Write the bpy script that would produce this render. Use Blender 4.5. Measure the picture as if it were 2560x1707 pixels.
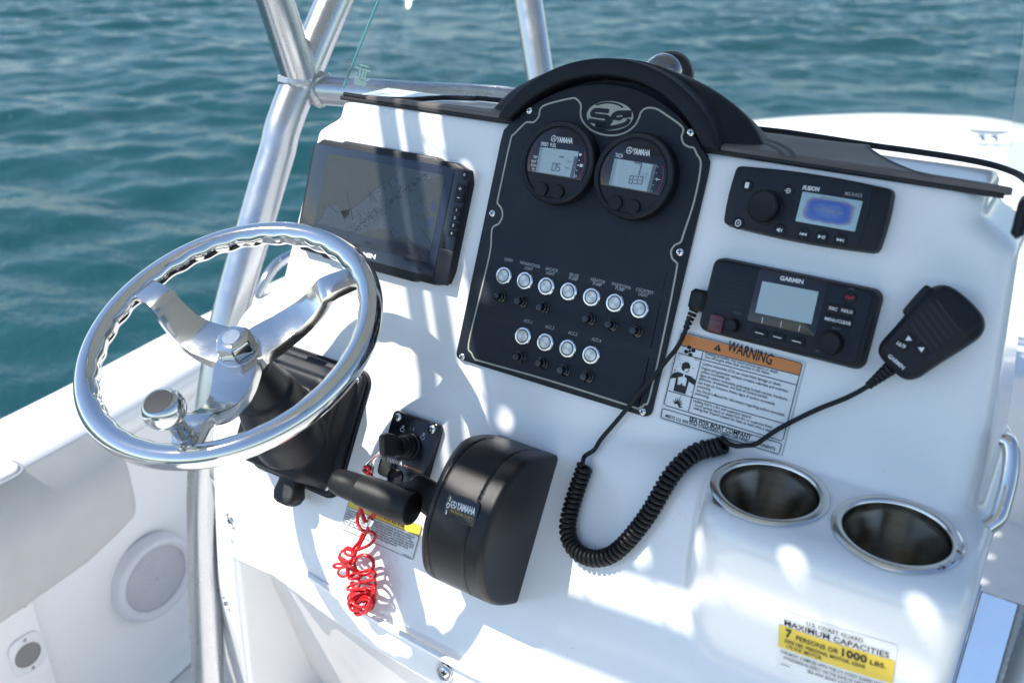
import bpy, math, random
import numpy as np
from mathutils import Matrix, Vector
rad = math.radians
random.seed(7)
for o in list(bpy.data.objects): bpy.data.objects.remove(o)
scn = bpy.context.scene
COL = scn.collection

# ---------------------------------------------------------------- camera
FPX, CX, CY = 2290.0, 1280.0, 853.5            # photo calibration (2560 x 1707 pixels)
XC = np.array([3880.0, 1115.5, -FPX]); XC /= np.linalg.norm(XC)
PITCH = math.atan(1115.5 / FPX)
UPC = np.array([0, -math.cos(PITCH), -math.sin(PITCH)])
FWC = np.cross(UPC, XC)
RC = np.array([XC, FWC, UPC])                  # camera -> world (x starboard, y bow, z up)
CAM = np.array([0.5913, -0.8807, 1.85])
cam_d = bpy.data.cameras.new('camera'); cam = bpy.data.objects.new('camera', cam_d); COL.objects.link(cam)
cam_d.sensor_width = 36.0; cam_d.lens = FPX / 2560 * 36
cam_d.clip_start = 0.02; cam_d.clip_end = 9000
M3 = np.c_[RC[:, 0], -RC[:, 1], -RC[:, 2]]
mw = Matrix.Identity(4)
for i in range(3):
    for j in range(3): mw[i][j] = M3[i, j]
    mw[i][3] = CAM[i]
cam.matrix_world = mw
cam_d.dof.use_dof = True; cam_d.dof.focus_distance = 1.13; cam_d.dof.aperture_fstop = 4.2
cam_d.dof.aperture_blades = 9
scn.camera = cam

# ---------------------------------------------------------------- sky, sun, exposure
SUN_EL, SUN_AZ = 55.0, -134.0
SUN = np.array([math.sin(rad(SUN_AZ)) * math.cos(rad(SUN_EL)), math.cos(rad(SUN_AZ)) * math.cos(rad(SUN_EL)), math.sin(rad(SUN_EL))])
wd = bpy.data.worlds.new('World'); scn.world = wd; wd.use_nodes = True
nt = wd.node_tree; nt.nodes.clear()
sky = nt.nodes.new('ShaderNodeTexSky'); sky.sky_type = 'NISHITA'; sky.sun_disc = False
sky.sun_elevation = rad(SUN_EL); sky.sun_rotation = rad(SUN_AZ + 360)
sky.air_density = 1.0; sky.dust_density = 0.1; sky.ozone_density = 1.0
bg = nt.nodes.new('ShaderNodeBackground'); bg.inputs[1].default_value = 0.112
wo = nt.nodes.new('ShaderNodeOutputWorld')
nt.links.new(sky.outputs[0], bg.inputs[0]); nt.links.new(bg.outputs[0], wo.inputs[0])
sl = bpy.data.lights.new('sun', 'SUN'); sl.energy = 3.5; sl.angle = rad(0.55); sl.color = (1.0, 0.955, 0.89)
so = bpy.data.objects.new('sun', sl); COL.objects.link(so)
so.rotation_euler = Vector(-SUN).to_track_quat('-Z', 'Y').to_euler(); so.location = (-3, -3, 6)
scn.view_settings.view_transform = 'Standard'; scn.view_settings.look = 'None'
scn.view_settings.gamma = 1.0; scn.view_settings.use_curve_mapping = False
scn.view_settings.exposure = 1.0
scn.cycles.max_bounces = 10; scn.cycles.transparent_max_bounces = 12
scn.cycles.caustics_reflective = False; scn.cycles.caustics_refractive = False

# ---------------------------------------------------------------- photo pixel -> place
def ray(px): return RC @ np.array([(px[0] - CX) / FPX, (px[1] - CY) / FPX, 1.0])
def pt(px, z): return CAM + ray(px) * z
def plane(px, p0, n):
    d = ray(px); return CAM + d * (np.dot(np.asarray(p0) - CAM, n) / np.dot(d, n))
def zz(ox, oy, s): return lambda x, y: (ox + x / s, oy + y / s)
S1 = 2.6133
z1 = zz(0, 0, S1); z2 = zz(800, 0, S1); z3 = zz(1660, 0, S1); z4 = zz(0, 500, S1); z5 = zz(800, 500, S1); z6 = zz(1660, 500, S1)
b1 = zz(0, 1100, S1); b2 = zz(600, 1000, S1); b3 = zz(1300, 1107, S1); b4 = zz(1660, 1107, S1); b5 = zz(500, 1280, 3.672)
b6 = zz(1640, 820, 4.9); b7 = zz(1240, 240, 4.704); b8 = zz(1900, 1500, 5.88); za = zz(450, 700, 2.904); cp = zz(760, 330, 3.824)
ho = zz(1560, 120, 5.227); dd = zz(0, 0, 1 / 1.08844)
def nrm(a): a = rad(a); return np.array([0, -math.cos(a), math.sin(a)])

class Frame:
    """right-handed local frame on a surface: x across, y up the surface, z out of it"""
    def __init__(s, o, ex, ey):
        s.o = np.array(o, float); s.ex = np.array(ex, float) / np.linalg.norm(ex)
        ey = np.array(ey, float); ey = ey - s.ex * (ey @ s.ex); s.ey = ey / np.linalg.norm(ey); s.ez = np.cross(s.ex, s.ey)
    def loc(s, px, h=0.0):
        P = plane(px, s.o + s.ez * h, s.ez) - s.o; return (float(P @ s.ex), float(P @ s.ey))
    def loc3(s, px, h=0.0): a = s.loc(px, h); return (a[0], a[1], h)
    def w(s, x, y, z=0.0): return s.o + s.ex * x + s.ey * y + s.ez * z
    def inv(s, P): q = np.asarray(P) - s.o; return np.array([q @ s.ex, q @ s.ey, q @ s.ez])
    def mat(s):
        m = Matrix.Identity(4)
        for i in range(3): m[i][0] = s.ex[i]; m[i][1] = s.ey[i]; m[i][2] = s.ez[i]; m[i][3] = s.o[i]
        return m
    def sub(s, x, y, z=0.0, rot=0.0):
        c, n = math.cos(rot), math.sin(rot)
        return Frame(s.w(x, y, z), s.ex * c + s.ey * n, s.ey * c - s.ex * n)
X3 = np.array([1., 0, 0]); Y3 = np.array([0, 1., 0]); Z3 = np.array([0, 0, 1.])
AF, AS = 22.5, 30.0
NF = nrm(AF); FV = np.array([0, math.sin(rad(AF)), math.cos(rad(AF))])
NS = nrm(AS); FS = np.array([0, math.sin(rad(AS)), math.cos(rad(AS))])
B1 = np.array([0.0, 0.0, 1.4244])              # first push button on the dash face
HG = B1 - FV * 0.135                           # where the dash face meets the lower slope
FACE = Frame(B1, X3, FV); SLOPE = Frame(HG, X3, FS)
ZPOD = 1.314

# ---------------------------------------------------------------- scene objects
def tag(o, label=None, cat=None, group=None, kind=None):
    if label: o['label'] = label
    if cat: o['category'] = cat
    if group: o['group'] = group
    if kind: o['kind'] = kind
    return o
def thing(name, label, cat, frame=None, group=None):
    o = bpy.data.objects.new(name, None); COL.objects.link(o); o.empty_display_size = 0.05
    if frame is not None: o.matrix_world = frame.mat()
    return tag(o, label, cat, group)
def mkmesh(name, V, Fc, mat, sharp=38):
    me = bpy.data.meshes.new(name); me.from_pydata([tuple(map(float, v)) for v in V], [], [tuple(map(int, f)) for f in Fc])
    me.update(); me.materials.append(mat)
    me.polygons.foreach_set('use_smooth', [True] * len(me.polygons))
    if sharp: me.set_sharp_from_angle(angle=rad(sharp))
    return me
def put(name, me, parent=None, loc=None, rotz=0.0, frame=None):
    o = bpy.data.objects.new(name, me); COL.objects.link(o)
    if parent is not None: o.parent = parent
    if loc is not None: o.location = loc
    if rotz: o.rotation_euler = (0, 0, rotz)
    if frame is not None: o.matrix_world = frame.mat()
    return o

def rrect(w, h, r, n=5, cx=0, cy=0):
    r = min(r, w / 2 - 1e-5, h / 2 - 1e-5); P = []
    for q, (sx, sy) in enumerate(((1, 1), (-1, 1), (-1, -1), (1, -1))):
        for k in range(n + 1):
            a = math.pi / 2 * (q + k / n)
            P.append((cx + sx * (w / 2 - r) + r * math.cos(a), cy + sy * (h / 2 - r) + r * math.sin(a)))
    return P
def circ(r, n=32, cx=0, cy=0): return [(cx + r * math.cos(2 * math.pi * k / n), cy + r * math.sin(2 * math.pi * k / n)) for k in range(n)]
def inset(P, d):
    P = np.array(P, float); n = len(P); out = []
    for i in range(n):
        a = P[i] - P[i - 1]; b = P[(i + 1) % n] - P[i]
        la, lb = np.linalg.norm(a), np.linalg.norm(b)
        if la < 1e-9: a = b; la = lb
        if lb < 1e-9: b = a; lb = la
        na = np.array([-a[1], a[0]]) / la; nb = np.array([-b[1], b[0]]) / lb
        m = na + nb; l = m @ m
        m = m / l * 2 if l > 0.3 else na
        out.append(P[i] + m * d)
    return [tuple(q) for q in out]
def area(P): return 0.5 * sum(P[i - 1][0] * P[i][1] - P[i][0] * P[i - 1][1] for i in range(len(P)))
def smooth_path(P, n=8, closed=False):
    P = [np.array(p, float) for p in P]; out = []; m = len(P)
    rng = range(m) if closed else range(m - 1)
    for i in rng:
        if closed: a, b, c, d = P[i - 1], P[i], P[(i + 1) % m], P[(i + 2) % m]
        else: a, b, c, d = P[max(i - 1, 0)], P[i], P[i + 1], P[min(i + 2, m - 1)]
        for k in range(n):
            t = k / n
            out.append(0.5 * (2 * b + (c - a) * t + (2 * a - 5 * b + 4 * c - d) * t * t + (3 * b - a - 3 * c + d) * t ** 3))
    if not closed: out.append(P[-1])
    return out

class MB:
    def __init__(s): s.V = []; s.F = []
    def add(s, V, F, M=None):
        k = len(s.V)
        for v in V:
            if M is not None: v = M @ Vector(v)
            s.V.append((v[0], v[1], v[2]))
        for f in F: s.F.append([i + k for i in f])
        return s
    def rings(s, R, cap0=True, cap1=True, closed=True, M=None):
        n = len(R[0]); V = [p for r in R for p in r]; F = []
        for i in range(len(R) - 1):
            for j in range(n if closed else n - 1):
                a = i * n + j; b = i * n + (j + 1) % n; F.append([a, b, b + n, a + n])
        if cap0: F.append(list(range(n))[::-1])
        if cap1: F.append([(len(R) - 1) * n + j for j in range(n)])
        return s.add(V, F, M)
    def prism(s, P, z0, z1, bev=0.0, M=None, cap0=False, taper=0.0):
        if area(P) < 0: P = P[::-1]
        R = [[(x, y, z0) for x, y in P]]
        if taper: Q = inset(P, taper)
        else: Q = P
        if bev:
            R.append([(x, y, z1 - bev) for x, y in Q])
            R.append([(x, y, z1 - bev * 0.3) for x, y in inset(Q, bev * 0.3)])
            R.append([(x, y, z1) for x, y in inset(Q, bev)])
        else: R.append([(x, y, z1) for x, y in Q])
        return s.rings(R, cap0, True, True, M)
    def box(s, c, sz, bev=0.002, M=None):
        x, y, z = c; w, h, d = sz
        P = rrect(w, h, bev, 1, x, y); b = bev
        R = [[(p[0], p[1], z - d / 2) for p in inset(P, b)], [(p[0], p[1], z - d / 2 + b) for p in P],
             [(p[0], p[1], z + d / 2 - b) for p in P], [(p[0], p[1], z + d / 2) for p in inset(P, b)]]
        return s.rings(R, M=M)
    def lathe(s, prof, n=32, M=None, c=(0, 0), cap0=False, cap1=False, a0=0.0):
        R = [[(c[0] + r * math.cos(a0 + 2 * math.pi * k / n), c[1] + r * math.sin(a0 + 2 * math.pi * k / n), z) for k in range(n)] for r, z in prof]
        return s.rings(R, cap0, cap1, True, M)
    def tube(s, P, r, n=10, caps=True, closed=False, flat=1.0, upv=None):
        P = [np.array(p, float) for p in P]; m = len(P); R = []
        prev = None
        for i in range(m):
            if closed: t = P[(i + 1) % m] - P[i - 1]
            else: t = P[min(i + 1, m - 1)] - P[max(i - 1, 0)]
            l = np.linalg.norm(t); t = t / l if l > 1e-12 else np.array([0, 0, 1.])
            if prev is None:
                u = np.array(upv if upv is not None else ([0, 0, 1.] if abs(t[2]) < 0.9 else [1., 0, 0]), float)
            else: u = prev
            u = u - t * (u @ t); u /= np.linalg.norm(u); prev = u; v = np.cross(t, u)
            rr_ = r[i] if hasattr(r, '__len__') else r
            R.append([tuple(P[i] + rr_ * (flat * math.cos(2 * math.pi * k / n) * u + math.sin(2 * math.pi * k / n) * v)) for k in range(n)])
        if closed: R.append(R[0]); caps = False
        return s.rings(R, caps, caps)
    def poly(s, P, z=0.0, M=None):
        if area(P) < 0: P = P[::-1]
        return s.add([(x, y, z) for x, y in P], [list(range(len(P)))], M)
    def strip(s, P, w, z=0.0, closed=False):
        """flat ribbon along a 2D path"""
        P = [np.array(p, float)[:2] for p in P]; m = len(P); V = []
        for i in range(m):
            t = (P[(i + 1) % m] - P[i - 1]) if closed else (P[min(i + 1, m - 1)] - P[max(i - 1, 0)])
            t = t / max(np.linalg.norm(t), 1e-9); nn = np.array([-t[1], t[0]]) * w / 2
            V += [(*(P[i] + nn), z), (*(P[i] - nn), z)]
        F = []
        for i in range(m if closed else m - 1):
            a = 2 * i; b = 2 * ((i + 1) % m); F.append([a, a + 1, b + 1, b])
        return s.add(V, F)
    def text(s, body, p0, p1=None, cap=0.003, z=0.0, bold=0.0, shear=0.0, align='L', rot=0.0):
        """flat lettering; baseline from p0 to p1 (width fitted) or from p0 with natural width"""
        me = text_mesh(body, bold)
        if me is None: return s
        V, F = me; V = np.array(V)
        x0, x1 = V[:, 0].min(), V[:, 0].max(); capn = text_cap(bold)
        sy = cap / capn
        if p1 is not None:
            d = np.array(p1, float) - np.array(p0, float); w = np.linalg.norm(d); rot = math.atan2(d[1], d[0]); sx = w / (x1 - x0)
        else: sx = sy; w = (x1 - x0) * sx
        c, n = math.cos(rot), math.sin(rot); k = len(s.V)
        off = {'L': 0, 'C': -w / 2, 'R': -w}[align] if p1 is None else 0
        for vx, vy, _ in V:
            lx = (vx - x0) * sx + off + vy * sy * shear; ly = vy * sy
            s.V.append((p0[0] + lx * c - ly * n, p0[1] + lx * n + ly * c, z))
        for f in F: s.F.append([i + k for i in f])
        return s
    def build(s, name, mat, parent=None, sharp=38, frame=None):
        return put(name, mkmesh(name, s.V, s.F, mat, sharp), parent, frame=frame)
_tc = {}
def text_mesh(body, bold=0.0):
    key = (body, bold)
    if key in _tc: return _tc[key]
    cu = bpy.data.curves.new('t', 'FONT'); cu.body = body; cu.size = 1.0; cu.resolution_u = 2; cu.offset = bold
    cu.fill_mode = 'FRONT'
    ob = bpy.data.objects.new('t', cu)
    me = bpy.data.meshes.new_from_object(ob)
    V = [tuple(v.co) for v in me.vertices]; F = [list(p.vertices) for p in me.polygons]
    bpy.data.objects.remove(ob); bpy.data.curves.remove(cu); bpy.data.meshes.remove(me)
    _tc[key] = (V, F) if V else None
    return _tc[key]
def text_cap(bold=0.0):
    V = np.array(text_mesh('H', bold)[0]); return V[:, 1].max()

# ---------------------------------------------------------------- signed-distance modelling
def smin(a, b, k):
    h = np.clip(0.5 + 0.5 * (b - a) / k, 0, 1); return b + (a - b) * h - k * h * (1 - h)
def smax(a, b, k): return -smin(-a, -b, k)
def sbox(x, y, z, hx, hy, hz, r):
    qx, qy, qz = np.abs(x) - hx + r, np.abs(y) - hy + r, np.abs(z) - hz + r
    return np.sqrt(np.maximum(qx, 0) ** 2 + np.maximum(qy, 0) ** 2 + np.maximum(qz, 0) ** 2) + np.minimum(np.maximum(qx, np.maximum(qy, qz)), 0) - r
def sstep(x, a, b): t = np.clip((x - a) / (b - a), 0, 1); return t * t * (3 - 2 * t)
def sdf_mesh(fn, lo, hi, h):
    lo = np.array(lo, float); n = [int(math.ceil((hi[i] - lo[i]) / h)) + 1 for i in range(3)]
    xs = [lo[i] + h * np.arange(n[i]) for i in range(3)]
    v = np.empty(n, np.float32)
    for i0 in range(0, n[0], 24):
        i1 = min(i0 + 24, n[0]); X, Y, Z = np.meshgrid(xs[0][i0:i1], xs[1], xs[2], indexing='ij'); v[i0:i1] = fn(X, Y, Z)
    ins = v < 0
    def cs(a, i, j, k): return a[i:n[0] - 1 + i, j:n[1] - 1 + j, k:n[2] - 1 + k]
    cor = [(i, j, k) for i in (0, 1) for j in (0, 1) for k in (0, 1)]
    cnt = sum(cs(ins, *c).astype(np.int8) for c in cor); act = (cnt > 0) & (cnt < 8)
    I = np.argwhere(act); idx = -np.ones(act.shape, np.int64); idx[act] = np.arange(len(I))
    vals = {c: v[I[:, 0] + c[0], I[:, 1] + c[1], I[:, 2] + c[2]] for c in cor}
    acc = np.zeros((len(I), 3)); num = np.zeros(len(I))
    for a in cor:
        for ax in range(3):
            if a[ax]: continue
            b = list(a); b[ax] = 1; b = tuple(b); va, vb = vals[a], vals[b]; m = (va < 0) != (vb < 0)
            t = np.where(m, va / np.where(m, va - vb, 1), 0); p = np.tile(np.array(a, float), (len(I), 1)); p[:, ax] = t
            acc[m] += p[m]; num[m] += 1
    P = lo + (I + acc / num[:, None]) * h
    e = h * 0.25
    for _ in range(3):
        g = np.stack([(fn(P[:, 0] + (e if a == 0 else 0), P[:, 1] + (e if a == 1 else 0), P[:, 2] + (e if a == 2 else 0)) -
                       fn(P[:, 0] - (e if a == 0 else 0), P[:, 1] - (e if a == 1 else 0), P[:, 2] - (e if a == 2 else 0))) / (2 * e) for a in range(3)], 1)
        f = fn(P[:, 0], P[:, 1], P[:, 2]); st = (f / np.maximum((g * g).sum(1), 0.2))[:, None] * g
        l = np.linalg.norm(st, axis=1, keepdims=True); P -= st * np.minimum(1, 0.6 * h / np.maximum(l, 1e-12))
    Fq = []
    for ax in range(3):
        b, c = (ax + 1) % 3, (ax + 2) % 3
        sa = [slice(None)] * 3; sb = [slice(None)] * 3; sa[ax] = slice(0, n[ax] - 1); sb[ax] = slice(1, n[ax])
        A, Bm = ins[tuple(sa)], ins[tuple(sb)]; E = np.argwhere(A != Bm)
        ok = (E[:, b] > 0) & (E[:, b] < n[b] - 1) & (E[:, c] > 0) & (E[:, c] < n[c] - 1); E = E[ok]
        if not len(E): continue
        def cell(db, dc): q = E.copy(); q[:, b] -= db; q[:, c] -= dc; return idx[q[:, 0], q[:, 1], q[:, 2]]
        q = np.stack([cell(1, 1), cell(0, 1), cell(0, 0), cell(1, 0)], 1)
        fl = ~A[E[:, 0], E[:, 1], E[:, 2]]; q[fl] = q[fl][:, ::-1]; Fq.append(q)
    F = np.concatenate(Fq); F = F[(F >= 0).all(1)]
    return P, F
def sdf_obj(name, fn, lo, hi, h, mat, parent=None, sharp=None, frame=None):
    P, F = sdf_mesh(fn, lo, hi, h); return put(name, mkmesh(name, P, F, mat, sharp), parent, frame=frame)
# ---------------------------------------------------------------- materials
class NT:
    def __init__(s, name):
        s.m = bpy.data.materials.new(name); s.m.use_nodes = True; s.t = s.m.node_tree; s.t.nodes.clear()
        s.out = s.n('ShaderNodeOutputMaterial')
    def n(s, typ, **kw):
        nd = s.t.nodes.new(typ)
        for k, v in kw.items(): setattr(nd, k, v)
        return nd
    def l(s, a, b): s.t.links.new(a, b)
    def coord(s, scale=(1, 1, 1)):
        tc = s.n('ShaderNodeTexCoord'); mp = s.n('ShaderNodeMapping'); mp.inputs['Scale'].default_value = scale
        s.l(tc.outputs['Object'], mp.inputs['Vector']); return mp.outputs[0]
    def noise(s, vec, scale, detail=3, rough=0.55):
        nz = s.n('ShaderNodeTexNoise'); nz.inputs['Scale'].default_value = scale; nz.inputs['Detail'].default_value = detail; nz.inputs['Roughness'].default_value = rough
        s.l(vec, nz.inputs['Vector']); return nz.outputs['Fac']
    def ramp(s, fac, stops):
        r = s.n('ShaderNodeValToRGB'); el = r.color_ramp.elements
        while len(el) < len(stops): el.new(0.5)
        for e, (p, c) in zip(el, stops): e.position = p; e.color = (*c, 1) if len(c) == 3 else c
        s.l(fac, r.inputs['Fac']); return r.outputs['Color']
    def rng(s, fac, a, b, c, d):
        r = s.n('ShaderNodeMapRange'); s.l(fac, r.inputs[0])
        for i, v in enumerate((a, b, c, d)): r.inputs[i + 1].default_value = v
        return r.outputs[0]
    def math(s, op, a, b):
        m = s.n('ShaderNodeMath', operation=op)
        for i, v in enumerate((a, b)):
            if isinstance(v, (int, float)): m.inputs[i].default_value = v
            else: s.l(v, m.inputs[i])
        return m.outputs[0]
    def mix(s, fac, a, b):
        m = s.n('ShaderNodeMix', data_type='RGBA')
        for i, v in ((0, fac), (6, a), (7, b)):
            if isinstance(v, (int, float)): m.inputs[i].default_value = v
            elif isinstance(v, tuple): m.inputs[i].default_value = (*v, 1)
            else: s.l(v, m.inputs[i])
        return m.outputs[2]
    def bump(s, h, strength, dist=0.001):
        b = s.n('ShaderNodeBump'); b.inputs['Strength'].default_value = strength; b.inputs['Distance'].default_value = dist
        s.l(h, b.inputs['Height']); return b.outputs[0]
    def bsdf(s, color=None, rough=0.5, metal=0.0, spec=0.5, normal=None, **kw):
        b = s.n('ShaderNodeBsdfPrincipled')
        def setv(k, v):
            if v is None: return
            if isinstance(v, (int, float)): b.inputs[k].default_value = v
            elif isinstance(v, tuple): b.inputs[k].default_value = (*v, 1)
            else: s.l(v, b.inputs[k])
        setv('Base Color', color); setv('Roughness', rough); setv('Metallic', metal); setv('Specular IOR Level', spec); setv('Normal', normal)
        for k, v in kw.items(): setv(k.replace('_', ' '), v)
        s.l(b.outputs[0], s.out.inputs[0]); return b
def simple(name, col, rough=0.5, metal=0.0, grain=0.0, gscale=900.0, spec=0.5, speck=0.0, var=0.12, **kw):
    t = NT(name); v = t.coord(); nz = t.noise(v, 14, 4)
    c = t.mix(nz, tuple(x * (1 - var) for x in col), tuple(min(1, x * (1 + var)) for x in col))
    if speck:                                             # dust and salt specks
        s_ = t.noise(v, 1400, 1); s2 = t.noise(v, 45, 2)
        m = t.math('MULTIPLY', t.rng(s_, 0.70, 0.75, 0, speck), t.rng(s2, 0.42, 0.62, 0.1, 1))
        c = t.mix(m, c, (0.42, 0.43, 0.42))
    nrm_ = t.bump(t.noise(v, gscale, 2), grain, 0.0006) if grain else None
    rg = t.rng(nz, 0.3, 0.7, rough * 0.85, min(1, rough * 1.15))
    t.bsdf(c, rg, metal, spec, nrm_, **kw); return t.m
def gelcoat():
    t = NT('white_gelcoat'); v = t.coord(); nz = t.noise(v, 3.2, 5); fine = t.noise(v, 260, 2)
    c = t.mix(nz, (0.775, 0.775, 0.765), (0.83, 0.83, 0.825))
    dirt = t.math('MULTIPLY', t.rng(t.noise(v, 21, 6, 0.7), 0.55, 0.75, 0, 0.2), t.rng(t.noise(v, 150, 2), 0.4, 0.65, 0, 1))
    c = t.mix(dirt, c, (0.52, 0.5, 0.45))
    sp = t.rng(t.noise(v, 300, 0), 0.86, 0.87, 0, 0.25); c = t.mix(sp, c, (0.25, 0.24, 0.22))
    t.bsdf(c, t.rng(nz, 0.3, 0.7, 0.16, 0.3), 0.0, 0.5, t.bump(fine, 0.02, 0.0004), Coat_Weight=0.35, Coat_Roughness=0.07); return t.m
def metal(name, col, rough, streak=None, sscale=60.0, amount=0.12, bump=0.0):
    t = NT(name); v = t.coord(streak or (1, 1, 1)); nz = t.noise(v, sscale, 3); w = t.coord(); big = t.noise(w, 22, 4)
    c = t.mix(nz, tuple(x * (1 - amount) for x in col), col)
    spots = t.rng(t.noise(w, 700, 1), 0.76, 0.8, 0, 0.12); c = t.mix(spots, c, (0.5, 0.5, 0.5))
    rg = t.math('ADD', t.rng(nz, 0.3, 0.7, rough * 0.85, rough * 1.15), t.rng(big, 0.45, 0.75, 0, rough * 0.35))
    t.bsdf(c, rg, 1.0, 0.5, t.bump(nz, bump, 0.0005) if bump else None); return t.m
def flat(name, col, rough=0.55, spec=0.4): return simple(name, col, rough, spec=spec, var=0.05)
M = {}
M['gel'] = gelcoat()
M['liner'] = simple('white_liner', (0.88, 0.872, 0.855), 0.32, var=0.03, spec=0.4)
M['recess'] = simple('shade_grey_recess_panel', (0.60, 0.59, 0.575), 0.4, var=0.04)  # grey holds the shade under the lip, darker than the white moulding
M['deck'] = simple('nonskid_deck', (0.76, 0.75, 0.72), 0.6, grain=0.5, gscale=300)
M['pad'] = simple('bolster_vinyl', (0.50, 0.495, 0.485), 0.42, grain=0.15, gscale=700)
M['ss'] = metal('polished_stainless', (0.66, 0.65, 0.63), 0.07, amount=0.06)
M['ss2'] = metal('brushed_stainless', (0.74, 0.735, 0.72), 0.2, (1, 14, 14), 120, 0.15)
M['spoke'] = metal('spoke_stainless', (0.60, 0.595, 0.575), 0.13, (1, 10, 10), 110, 0.1)
M['alu'] = metal('brushed_aluminium', (0.52, 0.53, 0.545), 0.27, None, 6, 0.03)
M['plate'] = metal('polished_plate', (0.80, 0.82, 0.84), 0.16, None, 40, 0.06)
M['weld'] = metal('weld_bead', (0.5, 0.51, 0.52), 0.38, None, 60, 0.2, 0.1)
M['black'] = simple('black_plastic', (0.0055, 0.008, 0.0125), 0.42, grain=0.25, gscale=1500, speck=0.14, spec=0.28)
M['blackg'] = simple('gloss_black_plastic', (0.006, 0.008, 0.013), 0.16, speck=0.16)
M['satin'] = simple('satin_black_housing', (0.007, 0.0072, 0.008), 0.36, grain=0.35, gscale=2200, spec=0.34)
M['rubber'] = simple('black_rubber', (0.006, 0.0075, 0.011), 0.5, grain=0.3, gscale=1300, spec=0.28)
M['vinyl'] = simple('hood_vinyl', (0.0065, 0.0095, 0.015), 0.55, grain=0.5, gscale=900, speck=0.1, spec=0.25)
M['cable'] = simple('black_cable', (0.005, 0.0055, 0.0065), 0.45, spec=0.3)
M['panel'] = simple('textured_panel', (0.0075, 0.0125, 0.022), 0.5, grain=0.9, gscale=1100, speck=0.06, spec=0.3)
M['panel2'] = simple('panel_border', (0.005, 0.009, 0.015), 0.42, grain=0.3, gscale=1100, spec=0.3)
M['trim'] = flat('cream_trim', (0.36, 0.36, 0.31))
M['white'] = flat('white_print', (0.72, 0.73, 0.74)); M['grey'] = flat('grey_print', (0.30, 0.32, 0.34)); M['dim'] = flat('dim_print', (0.13, 0.14, 0.155))
M['ink'] = flat('black_ink', (0.012, 0.012, 0.014)); M['paper'] = simple('vinyl_label', (0.76, 0.77, 0.765), 0.35, var=0.03)
M['clearfilm'] = simple('label_film', (0.72, 0.74, 0.74), 0.22, var=0.03)
M['orange'] = simple('orange_print', (0.62, 0.20, 0.035), 0.35, var=0.06); M['yellow'] = simple('yellow_print', (0.72, 0.52, 0.035), 0.35, var=0.05)
M['red'] = simple('red_cord', (0.56, 0.008, 0.012), 0.27, spec=0.5); M['redp'] = flat('red_print', (0.40, 0.03, 0.03)); M['darkred'] = simple('red_cover', (0.085, 0.012, 0.02), 0.3)
M['lcd'] = simple('lcd_panel', (0.36, 0.44, 0.47), 0.22, var=0.04); M['lcdseg'] = flat('lcd_segment', (0.12, 0.15, 0.2)); M['lcdghost'] = flat('lcd_ghost', (0.26, 0.32, 0.36))
M['gold'] = flat('gold_print', (0.45, 0.30, 0.06)); M['cupdark'] = metal('cup_liner', (0.50, 0.46, 0.40), 0.15, (1, 1, 8), 20, 0.35)
M['grille'] = simple('speaker_grille', (0.70, 0.70, 0.73), 0.4, var=0.03); M['hole'] = simple('speaker_cone', (0.55, 0.55, 0.58), 0.7)
M['matr'] = simple('dash_mat', (0.125, 0.108, 0.102), 0.62, grain=0.6, gscale=800, speck=0.1)
M['canvas'] = simple('canopy_canvas', (0.70, 0.70, 0.69), 0.85, grain=0.4, gscale=900)
M['glass'] = simple('chart_glass', (0.018, 0.025, 0.042), 0.11, speck=0.85, var=0.05)
M['water_map'] = simple('chart_water', (0.040, 0.048, 0.058), 0.12, speck=0.8, var=0.06); M['land_map'] = simple('chart_land', (0.037, 0.041, 0.037), 0.12, speck=0.8, var=0.1)
M['mark_map'] = flat('chart_marks', (0.024, 0.030, 0.044), 0.2); M['blue_map'] = flat('chart_blue', (0.026, 0.036, 0.065), 0.2); M['bar_map'] = flat('chart_menu', (0.028, 0.036, 0.05), 0.15)
def stereo_screen():
    t = NT('stereo_display'); tc = t.n('ShaderNodeTexCoord'); mp = t.n('ShaderNodeMapping'); t.l(tc.outputs['Object'], mp.inputs['Vector'])
    mp.inputs['Scale'].default_value = (1 / 0.0215, 1 / 0.0105, 0); v = t.n('ShaderNodeVectorMath', operation='ABSOLUTE'); t.l(mp.outputs[0], v.inputs[0])
    pw = t.n('ShaderNodeVectorMath', operation='MULTIPLY'); t.l(v.outputs[0], pw.inputs[0]); t.l(v.outputs[0], pw.inputs[1])
    ln = t.n('ShaderNodeVectorMath', operation='LENGTH'); t.l(pw.outputs[0], ln.inputs[0]); wob = t.noise(tc.outputs['Object'], 160, 2)
    f = t.math('ADD', ln.outputs['Value'], t.rng(wob, 0.3, 0.7, -0.12, 0.12))
    c = t.ramp(t.math('MULTIPLY', f, 0.5), [(0.0, (0.13, 0.21, 0.42)), (0.28, (0.05, 0.12, 0.42)), (0.48, (0.10, 0.15, 0.40)), (0.60, (0.25, 0.22, 0.34)), (0.74, (0.33, 0.47, 0.52))])
    t.bsdf(c, 0.2); return t.m
M['stereo_lcd'] = stereo_screen()
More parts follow.
